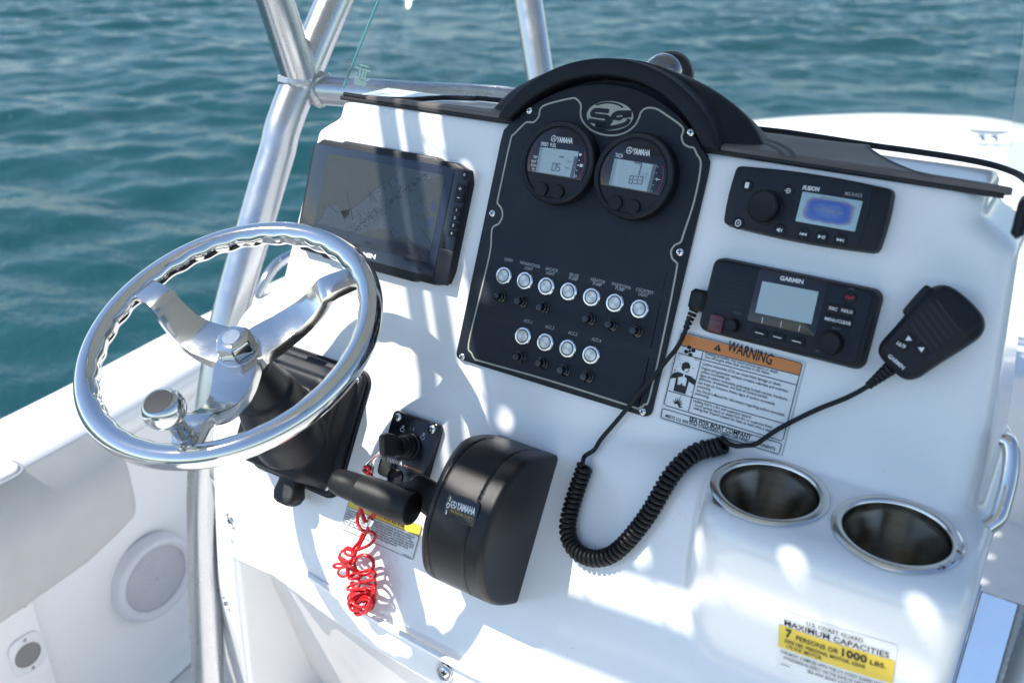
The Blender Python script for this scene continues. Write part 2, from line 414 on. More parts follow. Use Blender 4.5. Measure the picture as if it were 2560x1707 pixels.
def pane(name='clear_windshield', extra=0.0):
    t = NT(name); v = t.coord(); w = t.coord((260, 260, 22)); w2 = t.coord((30, 420, 300))
    fr = t.n('ShaderNodeFresnel'); fr.inputs[0].default_value = 1.46
    tr = t.n('ShaderNodeBsdfTransparent'); tr.inputs[0].default_value = (0.93, 0.965, 0.965, 1)
    gl = t.n('ShaderNodeBsdfGlossy'); gl.inputs['Roughness'].default_value = 0.0; gl.inputs['Color'].default_value = (1, 1, 1, 1)
    m1 = t.n('ShaderNodeMixShader'); t.l(t.math('MULTIPLY', fr.outputs[0], 0.45), m1.inputs[0]); t.l(tr.outputs[0], m1.inputs[1]); t.l(gl.outputs[0], m1.inputs[2])
    df = t.n('ShaderNodeBsdfDiffuse'); df.inputs[0].default_value = (0.72, 0.75, 0.76, 1)
    big = t.rng(t.noise(v, 7, 3), 0.4, 0.7, 0.25, 1)
    sc = t.math('ADD', t.rng(t.noise(w, 1, 1), 0.76, 0.80, 0, 0.05), t.rng(t.noise(w2, 1, 1), 0.735, 0.77, 0, 0.22))
    sc = t.math('ADD', sc, t.rng(t.noise(v, 330, 2), 0.69, 0.76, 0, 0.4))
    fac = t.math('ADD', t.math('ADD', t.math('MULTIPLY', sc, big), extra), t.rng(t.noise(v, 11, 5), 0.40, 0.75, 0.012, 0.05))
    m2 = t.n('ShaderNodeMixShader'); t.l(fac, m2.inputs[0]); t.l(m1.outputs[0], m2.inputs[1]); t.l(df.outputs[0], m2.inputs[2])
    t.l(m2.outputs[0], t.out.inputs[0]); return t.m
M['pane'] = pane(); M['wing'] = pane('glancing_pale_side_wing', 0.30)  # wing's extra diffuse paints its paleness at a grazing view
M['pane_edge'] = simple('windshield_edge', (0.06, 0.24, 0.25), 0.15, var=0.1); M['etch'] = flat('etched_logo', (0.03, 0.13, 0.12))
def clear_dome():
    t = NT('clear_dome'); fr = t.n('ShaderNodeFresnel'); fr.inputs[0].default_value = 1.5
    tr = t.n('ShaderNodeBsdfTransparent'); tr.inputs[0].default_value = (0.9, 0.94, 0.97, 1)
    gl = t.n('ShaderNodeBsdfGlossy'); gl.inputs['Roughness'].default_value = 0.02
    m = t.n('ShaderNodeMixShader'); t.l(t.math('ADD', t.math('MULTIPLY', fr.outputs[0], 2.0), 0.10), m.inputs[0]); t.l(tr.outputs[0], m.inputs[1]); t.l(gl.outputs[0], m.inputs[2]); t.l(m.outputs[0], t.out.inputs[0]); return t.m
M['dome'] = clear_dome()
def water_mat():
    t = NT('harbour_water'); tc = t.n('ShaderNodeTexCoord')
    mp = t.n('ShaderNodeMapping'); mp.inputs['Rotation'].default_value = (0, 0, rad(-38)); mp.inputs['Scale'].default_value = (0.55, 1.25, 1); t.l(tc.outputs['Object'], mp.inputs['Vector'])
    a = t.noise(mp.outputs[0], 4.2, 4, 0.62); b = t.noise(mp.outputs[0], 15, 3, 0.6)
    h = t.math('ADD', t.math('MULTIPLY', a, 0.75), t.math('MULTIPLY', b, 0.32))
    big = t.noise(tc.outputs['Object'], 0.5, 3)
    c = t.mix(big, (0.0105, 0.051, 0.054), (0.0155, 0.066, 0.080))
    t.bsdf(c, 0.17, 0.0, 0.155, t.bump(h, 0.45, 0.075), IOR=1.33, Specular_Tint=(0.62, 0.86, 1.0)); return t.m
M['water'] = water_mat()
# ================================================================ the setting: water
def grade(lo, hi, step, far, g=1.17):
    a = list(np.arange(lo, hi + 1e-6, step)); s = step
    while a[-1] < far: s *= g; a.append(a[-1] + s)
    s = step; b = [lo]
    while b[-1] > -far: s *= g; b.append(b[-1] - s)
    return np.array(b[:0:-1] + a)
wx = grade(-19, 3.0, 0.055, 5000); wy = grade(-2.5, 20.0, 0.055, 5000)
WX, WY = np.meshgrid(wx, wy, indexing='ij'); WZ = np.zeros_like(WX)
rs = np.random.RandomState(3)
fade = np.exp(-(np.maximum(np.hypot(WX + 6, WY - 7) - 15, 0) / 9) ** 2)
for lam in np.geomspace(0.22, 2.4, 60):
    th = rad(123 + rs.normal(0, 27)); k = 2 * math.pi / lam
    amp = 0.0044 * lam ** 0.62 * rs.uniform(0.5, 1.3)
    ph = k * (WX * math.cos(th) + WY * math.sin(th)) + rs.uniform(0, 6.28)
    WZ += amp * (np.sin(ph) + 0.22 * np.sin(2 * ph + 1.57))
grp = np.sin(WX * 0.45 + WY * 0.21) * np.sin(WX * 0.17 - WY * 0.38 + 1.1)
WZ *= fade * (0.9 + 0.35 * grp)
nx, ny = WX.shape
V = np.stack([WX.ravel(), WY.ravel(), WZ.ravel()], 1)
ii, jj = np.meshgrid(np.arange(nx - 1), np.arange(ny - 1), indexing='ij'); a = (ii * ny + jj).ravel()
Fw = np.stack([a, a + ny, a + ny + 1, a + 1], 1)
me = bpy.data.meshes.new('water'); me.vertices.add(len(V)); me.vertices.foreach_set('co', V.ravel())
me.loops.add(Fw.size); me.loops.foreach_set('vertex_index', Fw.ravel().astype(np.int32))
me.polygons.add(len(Fw)); me.polygons.foreach_set('loop_start', np.arange(0, Fw.size, 4, dtype=np.int32))
me.update(calc_edges=True); me.polygons.foreach_set('use_smooth', [True] * len(Fw)); me.materials.append(M['water'])
tag(put('water', me), kind='structure')

# ================================================================ boat hull
XM = 0.09                                               # centreline of the boat
ZG, ZS = 0.95, 0.20
plan = [(-0.80, -3.0), (-0.94, -2.0), (-1.035, -1.0), (-1.083, -0.14), (-1.15, 0.45), (-1.165, 1.2), (-1.08, 2.2), (-0.83, 3.05), (-0.42, 3.55), (XM - 0.12, 3.76), (XM, 3.79)]
plan = smooth_path(plan, 8)
PL = np.array(plan); tn = np.gradient(PL, axis=0); tn /= np.linalg.norm(tn, axis=1)[:, None]
INW = np.stack([tn[:, 1], -tn[:, 0]], 1); INW[-1] = (0, -1)
def off(i, d):
    x, y = PL[i] + INW[i] * d; return min(x, XM), y
def side_strip(prof, sgn, i0=0, i1=None):
    mb = MB(); R = []
    for i in range(i0, len(PL) if i1 is None else i1):
        ring = []
        for d, z in prof:
            x, y = off(i, d); ring.append((x if sgn < 0 else 2 * XM - x, y, z))
        R.append(ring if sgn > 0 else ring[::-1])
    mb.rings(R, False, False, False); return mb
hull = thing('boat_hull', 'white fibreglass hull of the open motor boat with wide gunwales', 'boat hull')
cap_prof = [(0.05, -0.25), (0.012, 0.55), (0.0, 0.86), (0.002, 0.915), (0.01, 0.938), (0.026, 0.949), (0.17, 0.952), (0.186, 0.947), (0.197, 0.935), (0.201, 0.915), (0.20, 0.89), (0.192, 0.878), (0.18, 0.875), (0.125, 0.872)]
lin_prof = [(0.126, 0.885), (0.118, 0.85), (0.112, 0.6), (0.112, 0.26), (0.125, 0.222), (0.16, 0.205)]
for sg in (-1, 1):
    side_strip(cap_prof, sg).build('gunwale', M['gel'], hull, 50)
    side_strip(lin_prof, sg).build('inner_liner', M['liner'], hull, 50)
ed = [off(i, 0.11) for i in range(len(PL))]
sole = [(x, y, ZS) for x, y in ed] + [(2 * XM - x, y, ZS) for x, y in ed[::-1][1:]]
MB().add(sole, [list(range(len(sole)))[::-1]]).build('deck_sole', M['deck'], hull)
def deckplate(y0, z, name, d=0.115, dz=0.0):
    e = [p for p in (off(i, d) for i in range(len(PL))) if p[1] > y0]
    e = [(e[0][0], y0)] + e; ring = e + [(2 * XM - x, y) for x, y in e[::-1][1:]]
    mb = MB(); n = len(ring)
    mb.rings([[(x, y, ZS - 0.01) for x, y in ring][::-1], [(x, y, z - 0.02) for x, y in ring][::-1], [(x, y + (0.006 if y <= y0 + 1e-6 else 0), z - 0.006) for x, y in ring][::-1], [(x, y + (0.02 if y <= y0 + 1e-6 else 0), z) for x, y in ring][::-1]], False, True)
    return mb.build(name, M['gel'], hull, 50)
deckplate(1.75, 0.66, 'casting_deck'); deckplate(2.75, 0.93, 'bow_deck', 0.13)
hl = MB(); hl.prism(rrect(0.62, 0.5, 0.06, 6, XM, 2.25), 0.655, 0.672, 0.006); hl.build('deck_hatch', M['gel'], hull)
# port coaming pad hung under the gunwale
XP = -0.838
outl = [dd(-140, 1500), dd(0, 1410), dd(100, 1346), dd(200, 1281), dd(270, 1222), dd(312, 1182), dd(330, 1158)]
yz = np.array([tuple(plane(p, (XP, 0, 0), X3)[1:]) for p in outl]); y_end = yz[-1][0] + 0.004
def xo(y): return float(np.interp(y, PL[:, 1], PL[:, 0]))
mbp = MB(); R_ = []
ycol = np.r_[np.linspace(-1.6, yz[0][0], 10)[:-1], np.linspace(yz[0][0], y_end - 0.03, 40), y_end - 0.03 + 0.03 * np.sin(np.linspace(0.15, math.pi / 2, 9))]
for y in ycol:
    zb = float(np.interp(y, yz[:, 0], yz[:, 1])); e_ = max(0.0, (y - (y_end - 0.03)) / 0.03); zb += 0.05 * (1 - math.sqrt(max(1 - e_ * e_, 0))); k_e = math.sqrt(max(1 - (e_ * 0.98) ** 2, 0.0)) * 0.9 + 0.1
    col = []
    for t_ in np.linspace(0, 1, 26):
        z_ = 0.936 + (zb - 0.936) * t_; dep = 0.052 * math.sin(math.pi / 2 * min((0.936 - z_) / 0.11, 1.0)) * k_e
        col.append((xo(y) + 0.198 + dep, y, z_))
    col += [(col[-1][0] - 0.004, y, zb - 0.006), (col[-1][0] - 0.014, y, zb - 0.009), (xo(y) + 0.10, y, zb - 0.009)]
    R_.append(col)
mbp.rings(R_, False, False, False); mbp.build('coaming_pad', M['pad'], hull, 60)
# rub rail line along the outer edge
for sg in (-1, 1):
    path = []
    for i in range(len(PL)):
        x, y = off(i, -0.006); path.append((x if sg < 0 else 2 * XM - x, y, 0.86))
    MB().tube(path, 0.016, 8).build('rub_rail', M['rubber'], hull)

# low stainless bow rail on the port gunwale
rail = thing('bow_rail', 'low polished bow rail along the port gunwale beyond the console', 'rail')
pth = []
for i in range(len(PL)):
    if 0.62 < PL[i][1] < 1.5: x, y = off(i, 0.07); pth.append((x, y, 1.02 + 0.05 * sstep(np.array(y), 0.7, 2.0)))
pth = [(pth[0][0], pth[0][1] - 0.10, 0.953), (pth[0][0], pth[0][1] - 0.05, 1.0)] + pth
MB().tube(smooth_path(pth, 3), 0.0127, 10).build('rail_tube', M['ss'], rail)
for q in (5, 9):
    if q < len(pth): MB().tube([(pth[q][0], pth[q][1], 0.952), pth[q]], 0.011, 10).build('stanchion', M['ss'], rail)
# bow cleat
ctr = plane(dd(2272, 303), (0, 0, 0.985), Z3)
cl = thing('bow_cleat', 'small grey mooring cleat on the white foredeck', 'cleat', Frame((ctr[0], ctr[1], 0.953), (1, 0.4, 0), (-0.4, 1, 0)))
MB().tube([(-0.075, 0, 0.034), (-0.04, 0, 0.028), (0.04, 0, 0.028), (0.075, 0, 0.034)], [0.006, 0.010, 0.010, 0.006], 10).build('horn', M['ss'], cl)
for s_ in (-1, 1): MB().lathe([(0.02, 0.0), (0.012, 0.01), (0.009, 0.028)], 12, c=(s_ * 0.025, 0)).build('foot', M['ss'], cl)

# ================================================================ centre console
con = thing('center_console', 'white moulded helm console with cup holder shelf and recessed lower front', 'console')
def con_sdf(x, y, z):
    dx = x - XM
    dF = y * NF[1] + (z - B1[2]) * NF[2]
    hw = 0.447 + 0.022 * np.clip((1.59 - z) / 0.28, 0, 1) + np.where(dx > 0, 0.012 * np.clip((1.60 - z) / 0.25, 0, 1), 0)
    hw = hw - 0.033 * sstep(z, 1.543, 1.572)
    up_ = smax(dF, np.abs(dx) - hw, 0.03); up_ = smax(up_, z - 1.5955, 0.012); up_ = np.maximum(up_, y - 0.17)
    bulge = 0.03 * sstep(x, 0.14, 0.36)
    dS = (y - HG[1]) * NS[1] + (z - HG[2]) * NS[2] - bulge
    yf = -0.232 + 0.27 * dx * dx
    low = smax(dS, yf - y + 0.06 * (1.0 - z), 0.02)
    low = smax(low, np.where(dx > 0, dx - 0.492, -dx - 0.545 - 0.32 * np.clip(1.07 - z, 0, 0.6)) + 0.35 * np.clip(-0.10 - y, 0, 1), 0.04)
    low = smax(low, z - 1.305, 0.05)
    pf = -0.184 + 0.55 * np.maximum(dx - 0.36, 0) ** 2 + 0.10 * np.maximum(1.28 - z, 0)
    pod = smax(z - ZPOD, pf - y, 0.03); pod = smax(pod, 0.306 - 0.25 * (y + 0.05) - x, 0.05); pod = smax(pod, x - 0.588, 0.022)
    pod = smax(pod, y - 0.17, 0.02)
    b = smin(up_, low, 0.004); b = smin(b, pod, 0.009)
    for cx_ in CUPS: b = smax(b, -np.maximum(np.hypot(x - cx_[0], y - cx_[1]) - 0.0515, 1.19 - z), 0.004)
    # recessed lower front with a screwed flange round it
    zo = 0.955 - 0.18 * np.maximum(-x - 0.15, 0) ** 2
    op = np.maximum(np.maximum(z - zo, 0.3 - z), np.maximum(-0.385 - 0.24 * (1.0 - z) - x, x - 0.56))
    cut = smax(op, y - (yf + 0.050 + 0.30 * np.maximum(0.96 - z, 0)), 0.012)
    b = smax(b, -cut, 0.012)
    return np.maximum(b, 0.22 - z)
CUPS = [(0.390, -0.105), (0.512, -0.105)]
sdf_obj('console_shell', con_sdf, (-0.64, -0.31, 0.20), (0.64, 0.20, 1.63), 0.0055, M['gel'], con)
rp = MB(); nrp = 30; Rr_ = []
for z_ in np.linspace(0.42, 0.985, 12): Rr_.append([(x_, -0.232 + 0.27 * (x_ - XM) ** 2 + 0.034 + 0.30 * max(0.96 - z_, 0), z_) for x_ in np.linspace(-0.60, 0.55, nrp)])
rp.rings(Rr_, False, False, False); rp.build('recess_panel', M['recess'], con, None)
# dark groove and seam just below the slope edge
sm = MB(); seam = []
for x in np.linspace(-0.40, 0.52, 60):
    dx = x - XM; yf = -0.232 + 0.27 * dx * dx; zf = 1.016 - 0.25 * max(-x - 0.28, 0)
    y_ = yf + 0.06 * (1 - zf)
    seam.append((x, y_ + 0.0035, zf))
sm.tube(seam, 0.0045, 6).build('moulding_seam', M['liner'], con)
def screw_mb(r=0.0045, head=0.0018):
    m = MB(); m.lathe([(r, 0), (r, head * 0.4), (r * 0.8, head * 0.85), (r * 0.35, head)], 16, cap1=True); return m
def cross_mb(r=0.0045, head=0.0018):
    m = MB(); a_, b_ = r * 0.55, r * 0.15
    m.prism([(a_, -b_), (a_, b_), (b_, b_), (b_, a_), (-b_, a_), (-b_, b_), (-a_, b_), (-a_, -b_), (-b_, -b_), (-b_, -a_), (b_, -a_), (b_, -b_)], head - 0.0003, head + 0.0002); return m
SCREW = mkmesh('screw', screw_mb().V, screw_mb().F, M['ss2']); CROSS = mkmesh('screw_slot', cross_mb().V, cross_mb().F, M['ink'])
def screw(parent, x, y, z, scale=1.0, rot=0.5):
    o = put('screw', SCREW, parent, (x, y, z), rot); o.scale = (scale,) * 3; put('cross_slot', CROSS, o); return o
def surf_hit(px, fn=con_sdf):
    d = ray(px); t0 = 0.5; t = t0
    for k in range(400):
        P = CAM + d * t; v = float(fn(np.array(P[0]), np.array(P[1]), np.array(P[2])))
        if v < 0.0004: break
        t += max(v * 0.6, 0.0004)
    e = 0.002; g = np.array([float(fn(*(np.array(c) for c in P + e * q))) - float(fn(*(np.array(c) for c in P - e * q))) for q in (X3, Y3, Z3)])
    return P, g / np.linalg.norm(g)
def on_surf(px, exd=X3):
    P, n = surf_hit(px); ey = np.cross(n, exd); ey /= np.linalg.norm(ey); ex = np.cross(ey, n)
    return Frame(P, ex, ey)
for pxs in (dd(530, 1195), dd(520, 1385), dd(1022, 1543)):
    fr = on_surf(pxs); o = put('screw', SCREW, con); o.matrix_world = fr.mat(); o.scale = (1.5, 1.5, 1.5); put('cross_slot', CROSS, o)
    w_ = MB().lathe([(0.0085, 0), (0.0078, 0.0014), (0.0068, 0.0016), (0.0064, 0.0004)], 20); w_.build('washer', M['ss2'], o)
# top of the dash: black gap strip, brown-black mat, seal
ZT = 1.5957
def zt_(p, h=0.008): q = plane(p, (0, 0, ZT + h), Z3); return (float(q[0]), float(q[1]))
mat_out = [zt_(p) for p in (z2(245, 642), z2(420, 662), z2(700, 700), z2(1000, 728), z2(1165, 742), ho(1200, 1030), ho(1580, 1062), z3(850, 888), z3(1150, 925), z3(1352, 946), z3(1330, 962), z3(1400, 1000), z3(1500, 1055), z3(1640, 1110), z3(1760, 1150), z3(1950, 1185), z3(2100, 1205), z3(2190, 1232), z3(2262, 1262))]
fl_ = [0.079, 0.084, 0.090, 0.098, 0.106] + [0] * 9 + [0.0835, 0.0815, 0.0800, 0.0785, 0.0765]
mat_out = [(x, max(y, f_)) for (x, y), f_ in zip(mat_out, fl_)]
mat_out = mat_out + [(0.522, 0.0735), (0.25, 0.0735), (-0.05, 0.0735), (-0.274, 0.0735)]
MB().prism(mat_out, ZT, ZT + 0.008, 0.002).build('dash_mat', M['matr'], con)
MB().tube([(-0.32, 0.0735, ZT), (0.0, 0.074, ZT + 0.0005), (0.25, 0.0745, ZT + 0.001), (0.52, 0.0745, ZT - 0.001)], 0.0030, 8).build('gap_strip', M['ink'], con)
gv = MB()
for P_ in ([ho(1850, 1235), ho(1960, 1290), ho(2040, 1350), ho(2070, 1410)], [ho(1780, 1165), ho(1950, 1220), ho(2120, 1300), ho(2205, 1380), ho(2210, 1425)]): gv.strip(smooth_path([zt_(p, 0.0084) for p in P_], 6), 0.0055, ZT + 0.0084)
gv.build('mat_slots', M['ink'], con)
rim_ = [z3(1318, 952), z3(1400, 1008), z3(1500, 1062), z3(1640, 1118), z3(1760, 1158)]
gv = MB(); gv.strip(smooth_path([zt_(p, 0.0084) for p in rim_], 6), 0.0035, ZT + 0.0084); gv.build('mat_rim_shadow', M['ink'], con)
SEAL = [zt_(p, 0.004) for p in (z2(140, 622), z2(300, 640), z2(560, 652), z2(800, 640), z2(1000, 645), z2(1200, 660), ho(1560, 1040), z3(900, 880), z3(1360, 952), z3(1600, 985), z3(1900, 1030), z3(2100, 1068), z3(2230, 1105), z3(2330, 1150), z3(2400, 1215), z3(2420, 1290))]
seal3 = [(x, max(y, 0.079), ZT + 0.004) for i, (x, y) in enumerate(SEAL)]
SS = smooth_path(seal3, 5)
MB().tube(SS, 0.0034, 8).build('windshield_seal', M['rubber'], con)
kq = plane((2556, 540), (0.546, 0, 0), X3); MB().box(tuple(kq), (0.010, 0.028, 0.034), 0.004).build('windshield_clamp', M['black'], con)

# ================================================================ windshield
ws = thing('windshield', 'clear curved acrylic windshield with a teal edge, scratched near its foot', 'windshield')
tl = plane(dd(780, 222), (-0.335, 0, 0), X3); tl2 = plane(dd(870, 0), (-0.335, 0, 0), X3)
dL = (tl2 - tl) / (tl2[2] - tl[2])
tr_ = plane(dd(2318, 380), (0, 0.12, 0), Y3); tr2 = plane(dd(2338, 0), (0, 0.12, 0), Y3); dR = (tr2 - tr_) / (tr2[2] - tr_[2])
bot = [np.array(p) for p in SS if p[0] < 0.512]; bot = bot[2:]
bot[0] = np.array([-0.335, tl[1] + dL[1] * (ZT + 0.008 - tl[2]), ZT + 0.008])
sL = np.cumsum([0] + [np.linalg.norm(bot[i + 1] - bot[i]) for i in range(len(bot) - 1)]); sL /= sL[-1]
R = []
for hgt in np.linspace(0, 0.62, 14):
    ring = []
    for q, s_ in zip(bot, sL):
        w_ = sstep(np.array(s_), 0.0, 0.8); dv = dL * (1 - w_) + np.array([dR[0], dL[1] * 0.55, 1]) * w_
        ring.append(tuple(q + dv * hgt))
    R.append(ring)
mw_ = MB(); mw_.rings(R, False, False, False); mw_.build('pane', M['pane'], ws, None)
MB().tube([r[0] for r in R], 0.0017, 6).build('port_edge', M['pane_edge'], ws)
bb0 = np.array(bot[-1]); bt0 = plane((2556, 110), (0, bb0[1] - 0.02, 0), Y3); bdir = (bt0 - bb0) / (bt0[2] - bb0[2])
wgR = [[tuple(bb0 + bdir * h_ + np.array([0.055, -0.11, 0.0]) * u_ + np.array([0.02, 0, 0]) * math.sin(u_ * 3.1)) for u_ in np.linspace(0, 1, 8)] for h_ in np.linspace(0, 0.62, 12)]
mq = MB(); mq.rings(wgR, False, False, False); mq.build('side_wing', M['wing'], ws, None)
FRW = Frame(np.array(R[0][0]), np.array(R[0][6]) - np.array(R[0][0]), np.array(R[6][0]) - np.array(R[0][0]))
# etched maker's mark in the lower port corner
lg = MB(); lo_ = []
def wl(x, y): return FRW.loc(z2(x, y), 0.0025)
for pl in ([(228, 440), (330, 470)], [(262, 425), (318, 440)], [(240, 470), (232, 500), (262, 508)], [(262, 440), (258, 520)], [(285, 450), (272, 535)], [(262, 520), (290, 528), (300, 470)], [(300, 530), (325, 520)]):
    lg.strip([wl(*p) for p in pl], 0.0026, 0.0)
for k in range(4): lg.strip([wl(222 + k, 512 + 12 * k), wl(300 + k, 530 + 12 * k)], 0.0018, 0.0)
o = lg.build('etched_mark', M['etch'], ws); o.matrix_world = Frame(FRW.w(0, 0, 0.0025), FRW.ex, FRW.ey).mat()
tk = MB()
for k in range(9): tk.strip([wl(186 - k * 2, 400 + 14 * k), wl(200 - k * 2, 404 + 14 * k)], 0.0018, 0.0)
o = tk.build('edge_ticks', M['ink'], ws); o.matrix_world = Frame(FRW.w(0, 0, 0.0025), FRW.ex, FRW.ey).mat()

# ================================================================ T-top: tubes, rails, laced canvas
tt = thing('t_top_frame', 'welded aluminium tube frame carrying the canopy over the console', 'tube frame')
XL = -0.53; JN = plane((750, 207), (XL, 0, 0), X3)
legp = [plane(p, (XL - 0.05 * max(0, (p[1] - 900) / 800), 0, 0), X3) for p in ((750, 207), (690, 390), (641, 556), (580, 768), (541, 960), (519, 1110), (511, 1260), (513, 1450), (521, 1700))]
TZ = 2.45
dB = plane(dd(770, 0), (XL, 0, 0), X3) - JN; dA = plane(dd(628, 0), (XL, 0, 0), X3) - JN
topB = JN + dB / dB[2] * (TZ - JN[2]); topA = JN + dA / dA[2] * (TZ - JN[2])
low = legp[-1] + np.array([0, -0.05, -0.3]); low[2] = ZS
MB().tube(smooth_path([topB] + [JN + (topB - JN) * .5] + legp + [low], 6), 0.029, 20).build('leg', M['alu'], tt)
MB().tube([topA, JN + np.array([0.004, 0, 0]) - dA / np.linalg.norm(dA) * 0.0], 0.0285, 20).build('strut', M['alu'], tt)
xb0 = JN + np.array([0.0, 0.012, -0.012]); xb1 = np.array([-0.20, 0.34, 1.555])
MB().tube(smooth_path([xb0, xb0 + (xb1 - xb0) * .5, xb1, np.array([-0.1, 0.37, 1.52]), np.array([-0.05, 0.375, 1.4])], 5), 0.024, 18).build('crossbar', M['alu'], tt)
d0 = pt(dd(1212, -6), 1.9); d1 = pt(dd(1240, 172), 1.9); dv = (d1 - d0) / (d0[2] - d1[2])
MB().tube([d0 - dv * (TZ - d0[2]), d0, d1, d1 + dv * 0.55], 0.029, 20).build('forward_leg', M['alu'], tt)
# weld beads at the joint
def bead(c, axis, r, a0, a1, shift=0.0, tilt=None):
    axis = axis / np.linalg.norm(axis); u = np.cross(axis, X3); u /= np.linalg.norm(u); v = np.cross(axis, u); P = []; rr_ = []
    n = 60
    for k in range(n + 1):
        t = a0 + (a1 - a0) * k / n
        q = c + r * (math.cos(t) * u + math.sin(t) * v) + axis * (shift * math.cos(t) ** 2 if shift else 0)
        P.append(q); rr_.append(0.0052 + 0.0012 * math.sin(k * 1.25))
    return MB().tube(P, rr_, 8)
def joint_bead(c, axis, r, other, ro):                    # bead where a tube runs into another one
    axis = axis / np.linalg.norm(axis); other = other / np.linalg.norm(other)
    u = np.cross(axis, X3); u /= np.linalg.norm(u); v = np.cross(axis, u); P = []; rr_ = []
    for k in range(91):
        t_ = 2 * math.pi * k / 90; q = c + (r + 0.001) * (math.cos(t_) * u + math.sin(t_) * v); best = 0.0
        for s_ in np.linspace(0.12, 0.0, 121):
            p = q + axis * s_; w = p - c; w = w - other * (w @ other)
            if np.linalg.norm(w) < ro + 0.002: best = s_; break
        P.append(q + axis * (best - 0.001) - (q - c) / np.linalg.norm(q - c) * 0.0055); rr_.append(0.0098 + 0.0004 * math.sin(k * 2.1))
    return MB().tube(P, rr_, 8)
legdir = legp[1] - legp[0]
joint_bead(JN, dA, 0.0285, legdir, 0.029).build('weld_bead', M['weld'], tt)
joint_bead(JN + np.array([0.0, 0.012, -0.012]), xb1 - xb0, 0.024, legdir, 0.029).build('weld_bead', M['weld'], tt)
# starboard leg with its welded plate beside the console
P0 = plane((2438, 1470), (0, -0.055, 0), Y3); FP = Frame(P0 + np.array([0.003, 0, 0]), X3, np.array([0, math.sin(rad(34)), math.cos(rad(34))]))
pm = MB(); pm.box((0.019, -0.30, -0.004), (0.034, 0.60, 0.007), 0.0015); o = pm.build('mounting_plate', M['plate'], tt); o.matrix_world = FP.mat()
pm = MB(); pm.box((-0.001, -0.295, -0.010), (0.005, 0.60, 0.022), 0.0012); o = pm.build('plate_flange', M['ss2'], tt); o.matrix_world = FP.mat()
o = MB().tube([(0.040, -0.6 * k / 220, 0.0) for k in range(221)], [0.0052 + 0.0006 * math.sin(k * 2.1) for k in range(221)], 8).build('weld_bead', M['weld'], tt); o.matrix_world = FP.mat()
lw0, lw1 = FP.w(0.070, 0.02, -0.006), FP.w(0.070, -0.60, -0.006)
stp = [np.array([lw0[0] + 0.06, 0.95, TZ]), np.array([lw0[0] + 0.28, 0.45, 1.8]), lw0 + np.array([0.06, 0.13, 0.17]), lw0, (lw0 + lw1) / 2, lw1, np.array([lw1[0], lw1[1] - 0.12, ZS])]
MB().tube(smooth_path(stp, 8), 0.028, 20).build('leg', M['alu'], tt)
# canopy rails (outer and inner) and the canvas laced between them
CX0, CX1, CY0, CY1 = -0.578, 0.76, -0.765, 1.05
def loop_path(o_, r):
    P = rrect(CX1 - CX0 + 2 * o_, CY1 - CY0 + 2 * o_, r, 8, (CX0 + CX1) / 2, (CY0 + CY1) / 2); return [(x, y, TZ) for x, y in P]
MB().tube(loop_path(0.0485, 0.13), 0.0145, 12, closed=True).build('inner_rail', M['alu'], tt)
MB().tube([(CX0 + 0.05, CY0 - 0.0682, TZ), (-0.28, CY0 - 0.0682, TZ)], 0.0036, 8).build('added_shade_rod', M['alu'], tt)  # unseen rod added to dim the light stripe between the rails
MB().tube(loop_path(0.0895, 0.16), 0.0155, 12, closed=True).build('outer_rail', M['alu'], tt)
MB().box((0.17, CY0 - 0.058, TZ - 0.022), (0.92, 0.118, 0.008), 0.002).build('added_light_blocker', M['alu'], tt)  # plate added out of view to block sunlight through the aft gap
for yy in (-0.3, 0.25, 0.8): MB().tube([(CX0 - 0.09, yy, TZ + 0.03), (CX1 + 0.09, yy, TZ + 0.03)], 0.014, 10).build('roof_bar', M['alu'], tt)
cv = thing('canopy_canvas', 'dark canvas canopy laced through grommets above the console', 'canopy')
# canvas sheet with real grommet holes along its hem
hem = 0.030
cvm = MB(); HB = 0.06                                     # hem width; hem tiles carry the holes
def tile(x0, x1, y0, y1, g):
    if g is None: cvm.add([(x0, y0, TZ), (x1, y0, TZ), (x1, y1, TZ), (x0, y1, TZ)], [[0, 1, 2, 3]]); return
    n = 16; ang = [2 * math.pi * k / n + math.pi / 4 for k in range(n)]; O_ = []; I_ = []
    for t_ in ang:
        c, s_ = math.cos(t_), math.sin(t_); I_.append((g[0] + 0.0115 * c, g[1] + 0.0115 * s_, TZ))
        m_ = max(abs(c), abs(s_)); c2, s2 = c / m_, s_ / m_
        O_.append(((x1 - g[0]) * c2 + g[0] if c2 > 0 else (g[0] - x0) * c2 + g[0], (y1 - g[1]) * s2 + g[1] if s2 > 0 else (g[1] - y0) * s2 + g[1], TZ))
    cvm.add(O_ + I_, [[k, (k + 1) % n, n + (k + 1) % n, n + k] for k in range(n)])
gro = []
ny_ = 14; dy_ = (CY1 - CY0 - 2 * HB) / ny_
for k in range(ny_):
    ya_ = CY0 + HB + k * dy_
    for x0_, x1_, gx in ((CX0, CX0 + HB, CX0 + hem), (CX1 - HB, CX1, CX1 - hem)): gro.append((gx, ya_ + dy_ / 2)); tile(x0_, x1_, ya_, ya_ + dy_, gro[-1])
nx_ = 11; dx_ = (CX1 - CX0 - 2 * HB) / nx_
for k in range(nx_):
    xa_ = CX0 + HB + k * dx_
    for y0_, y1_, gy in ((CY0, CY0 + HB, CY0 + 0.024), (CY1 - HB, CY1, CY1 - hem)): gro.append((xa_ + dx_ * 0.42, gy)); tile(xa_, xa_ + dx_, y0_, y1_, gro[-1])
for x0_ in (CX0, CX1 - HB):
    for y0_ in (CY0, CY1 - HB): tile(x0_, x0_ + HB, y0_, y0_ + HB, None)
tile(CX0 + HB, CX1 - HB, CY0 + HB, CY1 - HB, None)
cvm.build('canvas_sheet', M['canvas'], cv)
lacem = MB()
